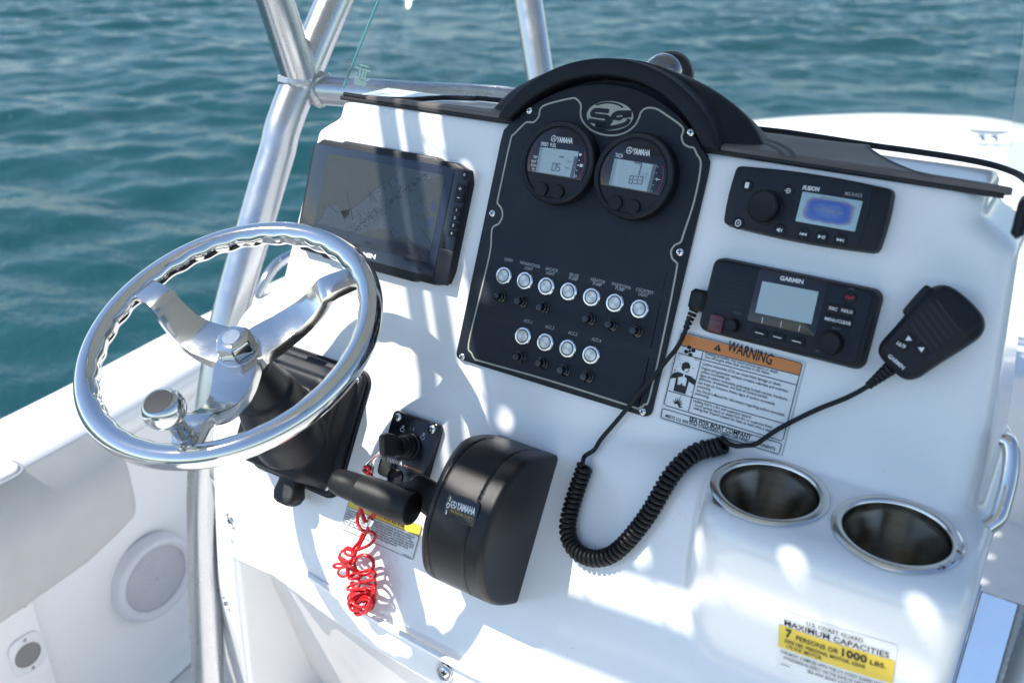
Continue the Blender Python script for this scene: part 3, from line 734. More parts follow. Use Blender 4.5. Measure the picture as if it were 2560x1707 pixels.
for gx, gy in gro:
    if abs(gx - CX0 - hem) < 1e-6: e = (gx - 0.078, gy + 0.03)
    elif abs(gx - CX1 + hem) < 1e-6: e = (gx + 0.078, gy + 0.03)
    elif gy < 0: e = (gx + 0.03, gy - 0.07)
    else: e = (gx + 0.03, gy + 0.078)
    lacem.tube([(gx, gy, TZ), (e[0], e[1], TZ + 0.008)], 0.0022, 6)
tag(lacem.build('lacing_cord', M['white'], cv), kind='stuff')
# ================================================================ switch panel
PX, PH = 0.095, 0.006
PF = FACE.sub(PX, 0.0)
sp = thing('switch_panel', 'dark textured dash panel with arched top, cream outline and rows of push buttons', 'switch panel', PF)
def panel_outline(d=0.0):
    hw, yb, ys, ya, Rr = 0.1363, -0.1165, 0.173, 0.2453, 0.163
    P = []
    for k in range(6): a = -math.pi / 2 + math.pi / 2 * k / 5; P.append((hw - 0.008 + 0.008 * math.cos(a), yb + 0.008 + 0.008 * math.sin(a)))
    P += [(hw, ys - 0.012), (hw - 0.001, ys + 0.002), (hw - 0.006, ys + 0.009)]
    yc = ya - Rr; a0 = math.acos((hw - 0.012) / Rr)
    for k in range(25): a = a0 + (math.pi - 2 * a0) * k / 24; P.append((Rr * math.cos(a), yc + Rr * math.sin(a)))
    P += [(-hw + 0.006, ys + 0.009), (-hw + 0.001, ys + 0.002), (-hw, ys - 0.012)]
    for k in range(6): a = math.pi + math.pi / 2 * k / 5; P.append((-hw + 0.008 + 0.008 * math.cos(a), yb + 0.008 + 0.008 * math.sin(a)))
    return inset(P, d) if d else P
MB().prism(panel_outline(), 0.0, PH, 0.0016).build('plate', M['panel2'], sp)
def pl(p, h=PH): return PF.loc(p, h)
tr = [z5(972, 940), z5(1040, 650), z5(1112, 345), z5(1122, 215), z5(1135, 175), z5(1170, 155), z5(1194, 105), z5(1186, 55), z5(1163, 25), z2(1163, 1305), z2(1200, 1130), z2(1250, 905), z2(1268, 880),
      z2(1340, 808), z2(1365, 800), z2(1398, 800), z2(1430, 765), z2(1442, 712), z2(1490, 682), z2(1640, 645), z2(1680, 652), z2(1706, 690), z2(1704, 750), z2(1722, 800), z2(1775, 852), z2(1850, 881), z2(1930, 886),
      z2(2000, 866), z2(2058, 822), z2(2086, 770), z2(2096, 740), z2(2122, 714), z2(2160, 706), z2(2205, 716), z3(0, 742), z3(100, 812), z3(128, 850), z3(116, 895), z3(130, 940), z3(165, 962), z3(195, 968), z3(216, 1010), z3(242, 1080),
      z3(200, 1310), z6(130, 220), z6(110, 275), z6(72, 296), z6(48, 335), z6(56, 382), z6(84, 412), z6(84, 450), z5(2272, 760), z5(2158, 1275), z5(2120, 1335), z5(2075, 1362), z5(2030, 1345), z5(1500, 1178), z5(1060, 1055), z5(1012, 1036), z5(992, 1000)]
trl = [pl(p) for p in tr]
trs = [tuple(q) for q in smooth_path(trl, 4, True)]
fld = MB(); fld.prism(trs, PH - 0.002, PH + 0.0004); fld.build('inner_field', M['panel'], sp)
MB().strip(trs, 0.0021, PH + 0.0007, True).build('cream_outline', M['trim'], sp)
bands = MB()
for a, b_, c, d in ((z5(1118, 345), z5(2292, 612), z5(2278, 672), z5(1104, 402)), (z5(1045, 672), z5(2218, 985), z5(2205, 1042), z5(1030, 728))): bands.poly([pl(q) for q in (a, b_, c, d)], PH + 0.0005)
bands.build('label_band', M['panel2'], sp)
tx = MB()
def tline(s_, a, b_, cap): tx.text(s_, pl(a), pl(b_), cap, PH + 0.0009, 0.012)
for s_, a, b_ in (('HORN', (1207, 397), (1259, 405)), ('NAV&ANCHOR', (1308, 416), (1437, 447)), ('LIGHT', (1338, 452), (1391, 464)), ('ANCHOR', (1473, 456), (1555, 475)), ('LIGHT', (1478, 484), (1534, 497)),
                  ('BILGE', (1632, 494), (1690, 508)), ('PUMP', (1627, 519), (1684, 532)), ('AERATOR', (1767, 525), (1863, 549)), ('PUMP', (1783, 554), (1841, 568)), ('WASHDOWN', (1903, 554), (2028, 586)), ('PUMP', (1930, 585), (1990, 600)),
                  ('COURTESY', (2065, 592), (2180, 620)), ('LIGHT', (2081, 622), (2143, 638)), ('ACC.1', (1333, 795), (1387, 808)), ('ACC.2', (1472, 834), (1530, 848)), ('ACC.3', (1622, 874), (1681, 889)), ('ACC.4', (1776, 916), (1836, 931))):
    tline(s_, z5(*a), z5(*b_), 0.0038)
tx.build('lettering', M['grey'], sp)
# round emblem
def lp(x, y): return pl(b7(x, y))
em = MB(); cen = np.array(lp(1340, 238)); exv = (np.array(lp(1612, 262)) - np.array(lp(1068, 214))) / 2; eyv = np.array([-exv[1], exv[0]]) / np.linalg.norm(exv) * 0.0168
E_ = [tuple(cen + exv * math.cos(t) + eyv * math.sin(t)) for t in np.linspace(0, 2 * math.pi, 49)[:-1]]
em.poly(E_, PH + 0.0008); em.build('emblem_disc', M['trim'], sp)
es = MB()
def ep(x, y): return lp(x, y)
for P_, w_ in (([(1335, 185), (1190, 170), (1150, 185), (1135, 215), (1160, 232), (1300, 250), (1322, 268), (1300, 305), (1260, 318), (1150, 300), (1090, 292)], 0.0052),
               ([(1600, 205), (1450, 205), (1400, 225), (1370, 262), (1330, 330), (1290, 350), (1170, 340)], 0.0058), ([(1600, 232), (1490, 250)], 0.0042), ([(1380, 262), (1460, 275), (1480, 250)], 0.004), ([(1570, 275), (1545, 320), (1480, 350), (1390, 372), (1290, 380), (1180, 362)], 0.005)):
    es.strip(smooth_path([ep(*q) for q in P_], 3), w_, PH + 0.0011)
es.strip(smooth_path([ep(1180, 110), ep(1300, 84), ep(1420, 98), ep(1500, 140)], 4), 0.002, PH + 0.0011)
es.build('emblem_letters', M['panel2'], sp)
for p in (z2(1367, 723), z3(175, 866), z5(1125, 88), z6(104, 340), z5(929, 1024), z5(2106, 1381)):
    x, y = pl(p); screw(sp, x, y, PH, 0.95, random.uniform(0, 1.5))
# push buttons (ring, cap) and breakers share their meshes
rg_ = MB().lathe([(0.0112, 0), (0.0112, 0.0012), (0.0102, 0.0024), (0.0086, 0.0026), (0.0078, 0.0018), (0.0074, 0.0004)], 36)
RING = mkmesh('button_ring', rg_.V, rg_.F, M['ss2'], 30)
gp_ = MB().lathe([(0.0080, 0.0012), (0.0070, 0.0012)], 36); GAP = mkmesh('button_gap', gp_.V, gp_.F, M['ink'])
t = NT('spun_steel'); tc = t.n('ShaderNodeTexCoord'); gr = t.n('ShaderNodeTexGradient', gradient_type='RADIAL'); t.l(tc.outputs['Object'], gr.inputs[0])
wv = t.math('SINE', t.math('MULTIPLY', gr.outputs['Fac'], 6.283 * 2), 0); 
t.bsdf(t.mix(t.rng(wv, -1, 1, 0, 1), (0.40, 0.39, 0.365), (0.58, 0.57, 0.54)), 0.42, 1.0); M['spun'] = t.m
cpm = MB().lathe([(0.0071, 0.0004), (0.0071, 0.0021), (0.0067, 0.0025), (0.0001, 0.0026)], 36, cap1=True); CAP = mkmesh('button_cap', cpm.V, cpm.F, M['spun'], 30)
bk = MB().lathe([(0.0078, 0), (0.0078, 0.0016), (0.0064, 0.0026), (0.0062, 0.006), (0.0048, 0.0068), (0.0046, 0.0125), (0.0038, 0.0138), (0.0001, 0.0140)], 24, cap1=True)
BRK = mkmesh('breaker', bk.V, bk.F, M['blackg'], 30)
for (x, y) in [(1197, 494), (1335, 527), (1475, 563), (1621, 597), (1771, 634), (1923, 672), (2085, 711), (1323, 888), (1468, 929), (1615, 970), (1767, 1012)]:
    u, v = pl(z5(x, y), PH + 0.002); b = put('push_button', RING, sp, (u, v, PH)); put('button_gap', GAP, b); c_ = put('button_cap', CAP, b, None, random.uniform(0, 3))
for (x, y) in [(1150, 625), (1290, 660), (1432, 700), (1735, 775), (1883, 812), (2045, 852), (1280, 1022), (1425, 1064), (1570, 1110), (1722, 1153)]:
    u, v = pl(z5(x, y), PH + 0.012); put('breaker', BRK, sp, (u, v, PH))

# ================================================================ two round gauges
def maru(mb, cx_, cy_, r, z, rot=0.0):                   # ringed three-armed maker's mark
    mb.strip([(cx_ + r * math.cos(a), cy_ + r * math.sin(a)) for a in np.linspace(0, 2 * math.pi, 25)[:-1]], r * 0.22, z, True)
    for k in range(3):
        a = rot + math.pi / 2 + k * 2 * math.pi / 3; mb.strip([(cx_, cy_), (cx_ + r * 0.86 * math.cos(a), cy_ + r * 0.86 * math.sin(a))], r * 0.18, z)
        for s_ in (0.35, 0.62):
            px_, py_ = cx_ + r * s_ * math.cos(a), cy_ + r * s_ * math.sin(a); q = r * 0.22
            mb.strip([(px_ - q * math.sin(a), py_ + q * math.cos(a)), (px_ + q * math.sin(a), py_ - q * math.cos(a))], r * 0.13, z)
GH = 0.017
SEGS = {'0': 'abcdef', '3': 'abgcd', '5': 'afgcd', '7': 'abc', '8': 'abcdefg'}
def seg7(mb, s__, p0, p1, cap, z, w):
    p0 = np.array(p0); p1 = np.array(p1); ex_ = (p1 - p0) / len(s__); ux = ex_ / np.linalg.norm(ex_); uy = np.array([-ux[1], ux[0]]) * cap; gw = ex_ * 0.74
    for i, ch_ in enumerate(s__):
        o_ = p0 + ex_ * (i + 0.08); q = lambda a, b_: tuple(o_ + gw * (a + 0.10 * b_) + uy * b_)
        L_ = {'a': ((0, 1), (1, 1)), 'b': ((1, .97), (1, .53)), 'c': ((1, .47), (1, .03)), 'd': ((0, 0), (1, 0)), 'e': ((0, .47), (0, .03)), 'f': ((0, .97), (0, .53)), 'g': ((.05, .5), (.95, .5))}
        for k in SEGS[ch_]: a, b_ = L_[k]; mb.strip([q(*a), q(*b_)], w, z)
def gauge(cxy, label, which):
    gf = FACE.sub(cxy[0], cxy[1], PH)
    g = thing('gauge', label, 'gauge', gf, 'round gauges in the dash panel')
    q = lambda x, y, h=GH: gf.loc(b7(x, y), h)
    R_ = 0.0495
    MB().lathe([(R_, 0), (R_, GH - 0.005), (R_ * 0.985, GH - 0.001), (R_ * 0.95, GH + 0.0008), (R_ * 0.86, GH), (R_ * 0.84, GH - 0.002), (0.0001, GH - 0.002)], 64, cap1=True).build('bezel', M['black'], g, 30)
    # upper window: circle cut by a chord
    rw = 0.0402; ch = -0.0165
    a0 = math.asin(ch / rw); P = [(rw * math.cos(a), rw * math.sin(a)) for a in np.linspace(a0, math.pi - a0, 40)]
    rot = math.atan2(*(np.array(q(1060, 1500)) - np.array(q(340, 1400)))[::-1]) * 0
    win = MB(); win.prism(P, GH - 0.004, GH - 0.0008, 0.0008); wp = win.build('window', M['blackg'], g)
    zt = GH - 0.0004
    lm = MB(); wm = MB(); rm = MB(); sm_ = MB(); gm = MB()
    if which == 1:
        L = [(520, 600), (972, 655), (915, 965), (462, 890)]
        lm.poly([q(*p) for p in L], zt)
        wm.text('YAMAHA', q(707, 543), q(896, 560), 0.0064, zt, 0.03); x_, y_ = q(677, 502); maru(wm, x_, y_, 0.0034, zt)
        wm.text('SPEED  FUEL', q(523, 583), q(703, 605), 0.0043, zt, 0.012)
        for s_, a, b_ in (('TRIP', (436, 732), (482, 737)), ('FLOW', (415, 781), (470, 786)), ('ECON', (408, 826), (462, 832)), ('TTL', (416, 876), (450, 881))): wm.text(s_, q(*a), q(*b_), 0.0030, zt, 0.012)
        for (x, y, r_) in ((990, 690, 0.0016), (975, 758, 0.0007), (962, 816, 0.0009), (948, 876, 0.0007)): wm.poly(circ(r_, 12, *q(x, y)), zt)
        wm.strip([(q(933, 943)[0] + 0.0014 * math.cos(a), q(933, 943)[1] + 0.0014 * math.sin(a)) for a in np.linspace(0, 6.28, 13)[:-1]], 0.0004, zt, True)
        wm.poly([q(985, 800), q(1012, 803), q(1008, 838), q(980, 835)], zt); wm.strip([q(1014, 800), q(1020, 812), q(1016, 835)], 0.0005, zt)
        seg7(sm_, '05', q(648, 873), q(752, 886), 0.0082, zt + 0.0003, 0.0011); sm_.strip([q(742, 715), q(798, 722)], 0.0015, zt + 0.0003)
        gm.text('MPH', q(806, 864), q(856, 871), 0.003, zt + 0.0003); gm.text('mph', q(815, 776), q(878, 784), 0.0028, zt + 0.0003)
        bars = [(935, 735), (930, 770), (924, 805), (915, 838), (908, 870), (900, 902), (892, 938)]
        A1 = [(466, 588), (425, 660), (402, 745), (396, 820), (402, 888)]; A2 = [(1036, 662), (1044, 740), (1032, 820), (1005, 905), (966, 980)]
        B_ = [(528, 1095), (716, 1130)]
    else:
        L = [(1393, 735), (1888, 812), (1812, 1133), (1325, 1045)]
        lm.poly([q(*p) for p in L], zt)
        wm.text('YAMAHA', q(1602, 683), q(1806, 708), 0.0066, zt, 0.03); x_, y_ = q(1566, 640); maru(wm, x_, y_, 0.0035, zt)
        wm.text('TACH', q(1398, 720), q(1483, 730), 0.0046, zt, 0.012)
        for x, y in ((1903, 832), (1885, 905), (1866, 978), (1848, 1048), (1832, 1120)): wm.strip([q(x - 7, y - 1), q(x + 7, y + 1)], 0.0004, zt)
        wm.strip([q(1892, 962), q(1886, 1000)], 0.0006, zt); wm.strip([q(1875, 978), q(1930, 986)], 0.0007, zt)
        seg7(sm_, '7', q(1580, 925), q(1700, 940), 0.0135, zt + 0.0003, 0.0018); seg7(sm_, '833', q(1555, 1025), q(1722, 1040), 0.0082, zt + 0.0003, 0.0011)
        gm.text('x100', q(1708, 932), q(1780, 943), 0.003, zt + 0.0003); gm.text('rpm', q(1705, 965), q(1770, 975), 0.0025, zt + 0.0003); gm.text('h', q(1752, 1012), q(1778, 1016), 0.003, zt + 0.0003)
        bars = [(1860, 828), (1852, 866), (1843, 905), (1835, 945), (1826, 985), (1815, 1025), (1806, 1065), (1796, 1105)]
        A1 = [(1336, 715), (1288, 800), (1262, 880), (1256, 960), (1262, 1032)]; A2 = [(1956, 822), (1966, 900), (1955, 985), (1925, 1070), (1878, 1150)]
        B_ = [(1400, 1255), (1608, 1305)]
    for x, y in bars: sm_.strip([q(x - 20, y - 3), q(x + 20, y + 3)], 0.0042, zt + 0.0003)
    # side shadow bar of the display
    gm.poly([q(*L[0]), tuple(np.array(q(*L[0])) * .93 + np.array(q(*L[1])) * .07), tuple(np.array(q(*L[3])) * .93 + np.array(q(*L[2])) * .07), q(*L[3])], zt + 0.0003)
    lc_ = lm.build('lcd', M['lcd'], g); sm_.build('lcd_digits', M['lcdseg'], lc_); gm.build('lcd_ghosting_and_shadow', M['lcdghost'], lc_)
    wm.build('lettering', M['white'], g)
    for A in (A1, A2): rm.strip(smooth_path([q(*p) for p in A], 4), 0.0006, zt)
    rm.build('red_arc', M['redp'], g)
    for x, y in B_:
        u, v = q(x, y); MB().lathe([(0.0085, GH - 0.002), (0.0085, GH + 0.0006), (0.0076, GH + 0.0014), (0.0001, GH + 0.0016)], 24, c=(u, v), cap1=True).build('key', M['rubber'], g)
    return g
g1 = FACE.loc(z2(1545, 1060), PH + GH); g2 = FACE.loc(z2(2042, 1147), PH + GH)
gauge(g1, 'round black speed and fuel gauge in the dash panel', 1)
gauge(g2, 'round black tachometer gauge in the dash panel', 2)

# ================================================================ arched hood over the panel
hood = thing('instrument_hood', 'black rubbery arched hood over the top of the dash panel', 'hood', FACE.sub(PX, 0.185))
def hood_sdf(x, y, z):
    # local: x across, y up the face, z out of it; the bow lies toward -z and rising y
    d = np.maximum(0.014 - z, 0)
    yy = y - 0.414 * np.maximum(d - 0.014, 0)            # height above the dash top
    drop = 0.42 * np.maximum(d - 0.03, 0)
    R_ = 0.174; yc = 0.0885 - R_
    out = np.hypot(x / (1 + 0.30 * sstep(d, 0.022, 0.045)), yy - yc + drop) - R_
    side = np.abs(x) - 0.1555 - (0.036 * sstep(d, 0.024, 0.036) + 0.3 * np.clip(d - 0.036, 0, 0.05)) * np.clip(1.05 - yy / 0.08, 0, 1)
    o = smax(out, side, 0.03); o = smax(o, -(yy - 0.003), 0.004)
    o = smax(o, z - 0.014, 0.005); o = smax(o, -(z + 0.10), 0.04)
    ri = R_ - 0.020
    inn = np.maximum(np.hypot(x, y - yc) - ri, np.abs(x) - 0.1385); inn = np.maximum(inn, -(z + 0.010))
    o = smax(o, -inn, 0.003)
    groove = np.maximum(np.abs(z + 0.0115) - 0.0012, -(o + 0.0018))
    return np.maximum(o, -groove)
sdf_obj('hood_shell', hood_sdf, (-0.22, -0.02, -0.13), (0.22, 0.14, 0.03), 0.0034, M['vinyl'], hood)

# ================================================================ compass behind the hood
cc = pt(ho(512, 345), 1.30)
cf = Frame(cc - np.array([0, 0, 0.035]), X3, Y3)
cmp_ = thing('compass', 'round domed compass with white letters peeking over the hood', 'compass', cf)
MB().lathe([(0.044, -0.035), (0.043, -0.004), (0.036, 0.006), (0.033, 0.014)], 40).build('base', M['black'], cmp_, 30)
ax = (CAM - cc); ax[2] *= 0.35; ax /= np.linalg.norm(ax)
kf = Frame((0, 0, 0), np.cross(Z3, ax), np.cross(ax, np.cross(Z3, ax)))
Mk = kf.mat(); Mk.translation = (0, 0, 0.035)
prof = [(0.0285 * math.cos(a), 0.0285 * math.sin(a)) for a in np.linspace(-0.6, math.pi / 2 - 0.01, 18)]
MB().lathe(prof, 40, Mk, cap1=True).build('dome', M['dome'], cmp_, 60)
Mh = Mk @ Matrix.Translation((0.010, -0.003, -0.008)); MB().lathe([(0.0, -0.03), (0.028, -0.028), (0.0335, -0.018), (0.0335, -0.004), (0.031, 0.002), (0.029, 0.002)], 40, Mh).build('housing_ring', M['black'], cmp_, 40)
MB().lathe([(0.0262, -0.016), (0.0252, 0.003), (0.019, 0.0125), (0.0001, 0.0155)], 36, Mk, cap1=True).build('card', M['ink'], cmp_, 40)
cm = MB(); k0 = len(cm.V)
Mt = Mk.copy()
def ctext(s_, px, cap, w):
    fr = Frame(cc + ax * 0.0185, kf.ex, kf.ey); x, y = fr.loc(px, 0.0)
    m = MB(); m.text(s_, (x, y), None, cap, 0.0, 0.02, align='C'); cm.add([(v[0], v[1], 0.0185) for v in m.V], m.F, Mk)
ctext('N', ho(480, 325), 0.0058, 0); ctext('NW', ho(600, 312), 0.0045, 0); ctext('330', ho(580, 372), 0.0042, 0); ctext('30', ho(645, 368), 0.0042, 0)
cm.build('card_letters', M['white'], cmp_)
# ================================================================ chartplotter
def q_area(fr, pts, h): return [fr.loc(p, h) for p in pts]
CF = FACE.sub(-0.2055, 0.0464)
ch = thing('chartplotter', 'wide black chartplotter with dusty grey chart on its screen', 'chartplotter', CF)
HC = 0.0145
c_ = lambda x, y, h=HC: CF.loc(cp(x, y), h)
# outline in local metres, with the clipped corners of the bezel
W2, H2 = 0.1358, 0.0788
bo = [(-W2, -H2 + 0.012), (-W2 + 0.012, -H2), (-0.085, -H2), (-0.079, -H2 - 0.003), (0.079, -H2 - 0.003), (0.085, -H2), (W2 - 0.022, -H2), (W2 - 0.004, -H2 + 0.006), (W2, -H2 + 0.022), (W2, H2 - 0.022), (W2 - 0.006, H2 - 0.006), (W2 - 0.024, H2), (0.085, H2), (0.079, H2 + 0.003), (-0.079, H2 + 0.003), (-0.085, H2), (-W2 + 0.016, H2), (-W2, H2 - 0.012)]
MB().prism(bo, 0.0, HC, 0.0042).build('bezel', M['black'], ch, 25)
# measured fascia corners
gl = [c_(168, 112), c_(1440, 350), c_(1238, 1392), c_(-75, 1110)]
cxm = (gl[0][0] + gl[3][0]) / 2; x1 = (gl[1][0] + gl[2][0]) / 2; y1 = (gl[0][1] + gl[1][1]) / 2; y0 = gl[2][1]
cxm = -W2 + 0.006
MB().prism(rrect(x1 - cxm, y1 - y0, 0.002, 3, (x1 + cxm) / 2, (y1 + y0) / 2), HC - 0.003, HC + 0.0006, 0.0004).build('screen_glass', M['glass'], ch)
zs = HC + 0.0009
s00 = c_(230, 205); s11 = c_(1352, 415); s10 = c_(1190, 1252)
sx0, sx1, sy0, sy1 = s00[0], (s11[0] + s10[0]) / 2, s10[1], (s00[1] + s11[1]) / 2
scrn = MB().poly([(sx0, sy0), (sx1, sy0), (sx1, sy1), (sx0, sy1)], zs).build('display', M['water_map'], ch)
def clampp(p): return (min(max(p[0], sx0), sx1), min(max(p[1], sy0), sy1))
land = MB()
for P_ in ([(230, 205), (935, 335), (890, 395), (845, 455), (700, 545), (640, 590), (600, 630), (500, 710), (440, 740), (430, 800), (390, 830), (340, 740), (330, 690), (230, 700), (200, 740), (170, 830), (110, 870)],
           [(1190, 455), (1350, 415), (1275, 770), (1160, 770), (1185, 680), (1105, 685), (1120, 620), (1150, 530)], [(1065, 785), (1145, 800), (1140, 845), (1070, 835)], [(1160, 775), (1275, 772), (1220, 1010), (1170, 920), (1150, 860)],
           [(520, 1000), (600, 940), (720, 920), (830, 930), (830, 1000), (980, 1010), (1060, 1080), (1100, 1145), (900, 1110), (560, 1040)], [(340, 760), (440, 740), (430, 810), (380, 840)], [(110, 870), (200, 880), (360, 960), (330, 1010), (100, 960)]):
    land.poly([clampp(c_(*p)) for p in P_], zs + 0.0003)
land.build('chart_land', M['land_map'], scrn)
mk = MB(); rs2 = random.Random(4)
for k in range(330):
    t_ = rs2.random(); x = 1180 - 760 * t_ + rs2.gauss(0, 22) ; y = 385 + 590 * t_ + rs2.gauss(0, 24) + (40 if rs2.random() < .3 else 0)
    a = c_(x, y); L_ = 0.0016
    if sx0 + .003 < a[0] < sx1 - .003 and sy0 + .003 < a[1] < sy1 - .003: mk.strip([a, (a[0] + L_, a[1] + L_ * 0.55)], 0.0005, zs + 0.0005)
for P_ in ([(415, 570), (470, 840)], [(615, 545), (650, 660)], [(640, 590), (700, 670)], [(500, 740), (545, 805)], [(1118, 910), (1215, 1060)], [(830, 910), (900, 960)], [(985, 1000), (1110, 1140)], [(240, 700), (330, 780)], [(750, 500), (780, 560)], [(810, 480), (845, 530)], [(880, 440), (900, 480)], [(830, 930), (880, 1060)]):
    mk.strip([c_(*p) for p in P_], 0.0008, zs + 0.0005)
for k in range(14): x = 985 + 9 * k; y = 1000 + 10 * k; mk.strip([c_(x, y), c_(x - 14, y + 14)], 0.0005, zs + 0.0005)
mk.build('chart_marks', M['mark_map'], scrn)
bl = MB()
for P_ in ([(1215, 670), (1262, 660), (1275, 700), (1255, 765), (1210, 750)], [(1185, 820), (1250, 815), (1235, 900), (1180, 915), (1170, 870)]): bl.poly([c_(*p) for p in P_], zs + 0.0005)
bl.build('chart_ponds', M['blue_map'], scrn)
mb_ = MB(); mb_.poly([(sx0, sy0), (sx1, sy0), (sx1, sy0 + 0.0155), (sx0, sy0 + 0.0155)], zs + 0.0006); mn = mb_.build('menu_bar', M['bar_map'], scrn)
mt = MB(); y_ = sy0 + 0.0045
for s_, x in (('Home', sx0 + 0.02), ('Mark', sx0 + 0.095), ('Menu', sx1 - 0.038)): mt.text(s_, (x, y_), None, 0.0042, zs + 0.0009)
for x in (sx0 + 0.065, sx0 + 0.135): mt.strip([(x, sy0), (x, sy0 + 0.0155)], 0.0005, zs + 0.0009)
mt.build('menu_text', M['mark_map'], mn)
nm = MB(); nm.text('GARMIN', c_(430, 1160), c_(684, 1216), 0.0062, HC + 0.0009, 0.035); nm.build('lettering', M['white'], ch)
def key(parent, name, x, y, w, h, z0, z1, mat, r=0.0014, rotz=0.0):
    m = MB(); m.prism(rrect(w, h, r, 3), z0, z1, 0.0007); o = m.build(name, mat, parent); o.location = (x, y, 0); return o
KX = lambda p: c_(*p)
fx = (c_(1440, 350)[0] + c_(1585, 380)[0]) / 2 + 0.0005
MB().prism(rrect(0.021, 0.128, 0.002, 3, fx, 0.008), HC - 0.003, HC + 0.0003, 0.0003).build('key_strip', M['blackg'], ch)
kt = MB()
for (x, y, w, h, s_) in ((1533, 410, 0.0085, 0.0098, 'o'), (1492, 543, 0.0125, 0.0118, '+'), (1476, 629, 0.0125, 0.0118, '-'), (1458, 746, 0.0115, 0.0075, '1'), (1441, 820, 0.0115, 0.0075, '2'), (1425, 893, 0.0115, 0.0075, '3'), (1410, 968, 0.0115, 0.0075, '4')):
    u, v = c_(x, y, HC + 0.003); key(ch, 'key', u, v, w, h, HC - 0.001, HC + 0.0028, M['rubber'])
    if s_ == '+': kt.strip([(u - .0022, v), (u + .0022, v)], 0.0009, HC + 0.0031); kt.strip([(u, v - .0022), (u, v + .0022)], 0.0009, HC + 0.0031)
    elif s_ == '-': kt.strip([(u - .0022, v), (u + .0022, v)], 0.0009, HC + 0.0031)
    elif s_ == 'o': kt.strip([(u + .0013 * math.cos(a), v + .0013 * math.sin(a)) for a in np.linspace(1.9, 7.5, 14)], 0.0005, HC + 0.0031); kt.strip([(u, v + 0.0004), (u, v + 0.0019)], 0.0005, HC + 0.0031)
    else: kt.text(s_, (u, v - 0.0018), None, 0.0036, HC + 0.0031, 0.03, align='C')
kt.build('key_symbols', M['white'], ch)
u, v = c_(1335, 1290); key(ch, 'card_door', u, v, 0.0225, 0.044, HC - 0.003, HC + 0.0014, M['black'], 0.001)

# ================================================================ stereo
SFc = FACE.loc(z3(920, 1330), 0.012); SF_ = FACE.sub(SFc[0] + 0.0005, SFc[1] - 0.004)
st = thing('marine_stereo', 'black marine stereo with large round knob and blue-stained display', 'stereo', SF_)
HS = 0.015
s_ = lambda x, y, h=HS: SF_.loc(z3(x, y), h)
def bowed(w, h, b, r=0.006, n=10):
    P = []
    for k in range(n + 1): t_ = -1 + 2 * k / n; P.append((t_ * (w / 2 - r), -h / 2 - b * (1 - t_ * t_)))
    P += [(w / 2 - r * 0.3, -h / 2 + r * 0.3)]
    for k in range(5): t_ = -1 + 2 * k / 4; P.append((w / 2 + 0.0015 * (1 - t_ * t_), t_ * (h / 2 - r)))
    P += [(w / 2 - r * 0.3, h / 2 - r * 0.3)]
    for k in range(n + 1): t_ = 1 - 2 * k / n; P.append((t_ * (w / 2 - r), h / 2 + b * (1 - t_ * t_)))
    P += [(-w / 2 + r * 0.3, h / 2 - r * 0.3)]
    for k in range(5): t_ = 1 - 2 * k / 4; P.append((-w / 2 - 0.0015 * (1 - t_ * t_), t_ * (h / 2 - r)))
    P += [(-w / 2 + r * 0.3, -h / 2 + r * 0.3)]
    return P
MB().prism(bowed(0.163, 0.0655, 0.003), 0, HS, 0.0035, taper=0.001).build('body', M['black'], st, 25)
fa = [s_(500, 1140), s_(1340, 1250), s_(1262, 1720), s_(425, 1575)]
fx0, fx1 = (fa[0][0] + fa[3][0]) / 2, (fa[1][0] + fa[2][0]) / 2
MB().prism(bowed(fx1 - fx0, 0.0605, 0.002, 0.003), HS - 0.002, HS + 0.0007, 0.0005).build('fascia', M['panel'], st).location = ((fx0 + fx1) / 2, 0, 0)
L = [s_(905, 1255), s_(1295, 1312), s_(1255, 1512), s_(860, 1450)]
lx, ly = np.mean([p[0] for p in L]), np.mean([p[1] for p in L]); lw = (L[1][0] - L[0][0] + L[2][0] - L[3][0]) / 2; lh = (L[0][1] - L[3][1] + L[1][1] - L[2][1]) / 2
o = MB().prism(rrect(lw, lh, 0.0008, 2), HS, HS + 0.0012, 0.0003).build('display', M['stereo_lcd'], st); o.location = (lx, ly, 0)
gm = MB(); gm.poly([(-lw * .2, lh * .36), (lw * .22, lh * .36), (lw * .22, lh * .44), (-lw * .2, lh * .44)], HS + 0.0015); gm.text('NO CONNECTED', (0, -0.001), None, 0.0026, HS + 0.0015, align='C'); gm.build('display_text', M['lcdghost'], o)
kx, ky = s_(645, 1345, HS + 0.012)
MB().lathe([(0.0185, HS), (0.0183, HS + 0.002), (0.0172, HS + 0.003), (0.0162, HS + 0.003), (0.0158, HS + 0.013), (0.0140, HS + 0.0152), (0.0125, HS + 0.0148), (0.0001, HS + 0.0144)], 48, c=(kx, ky), cap1=True).build('volume_knob', M['rubber'], st, 30)
bt = MB().lathe([(0.0064, HS), (0.0064, HS + 0.0012), (0.0056, HS + 0.0018), (0.0001, HS + 0.0019)], 24, cap1=True); BT = mkmesh('round_key', bt.V, bt.F, M['rubber'], 30)
ic = MB(); zi = HS + 0.0022
def tri(mb, x, y, w, d=1): mb.poly([(x - d * w / 2, y - w * .55), (x + d * w / 2, y), (x - d * w / 2, y + w * .55)], zi)
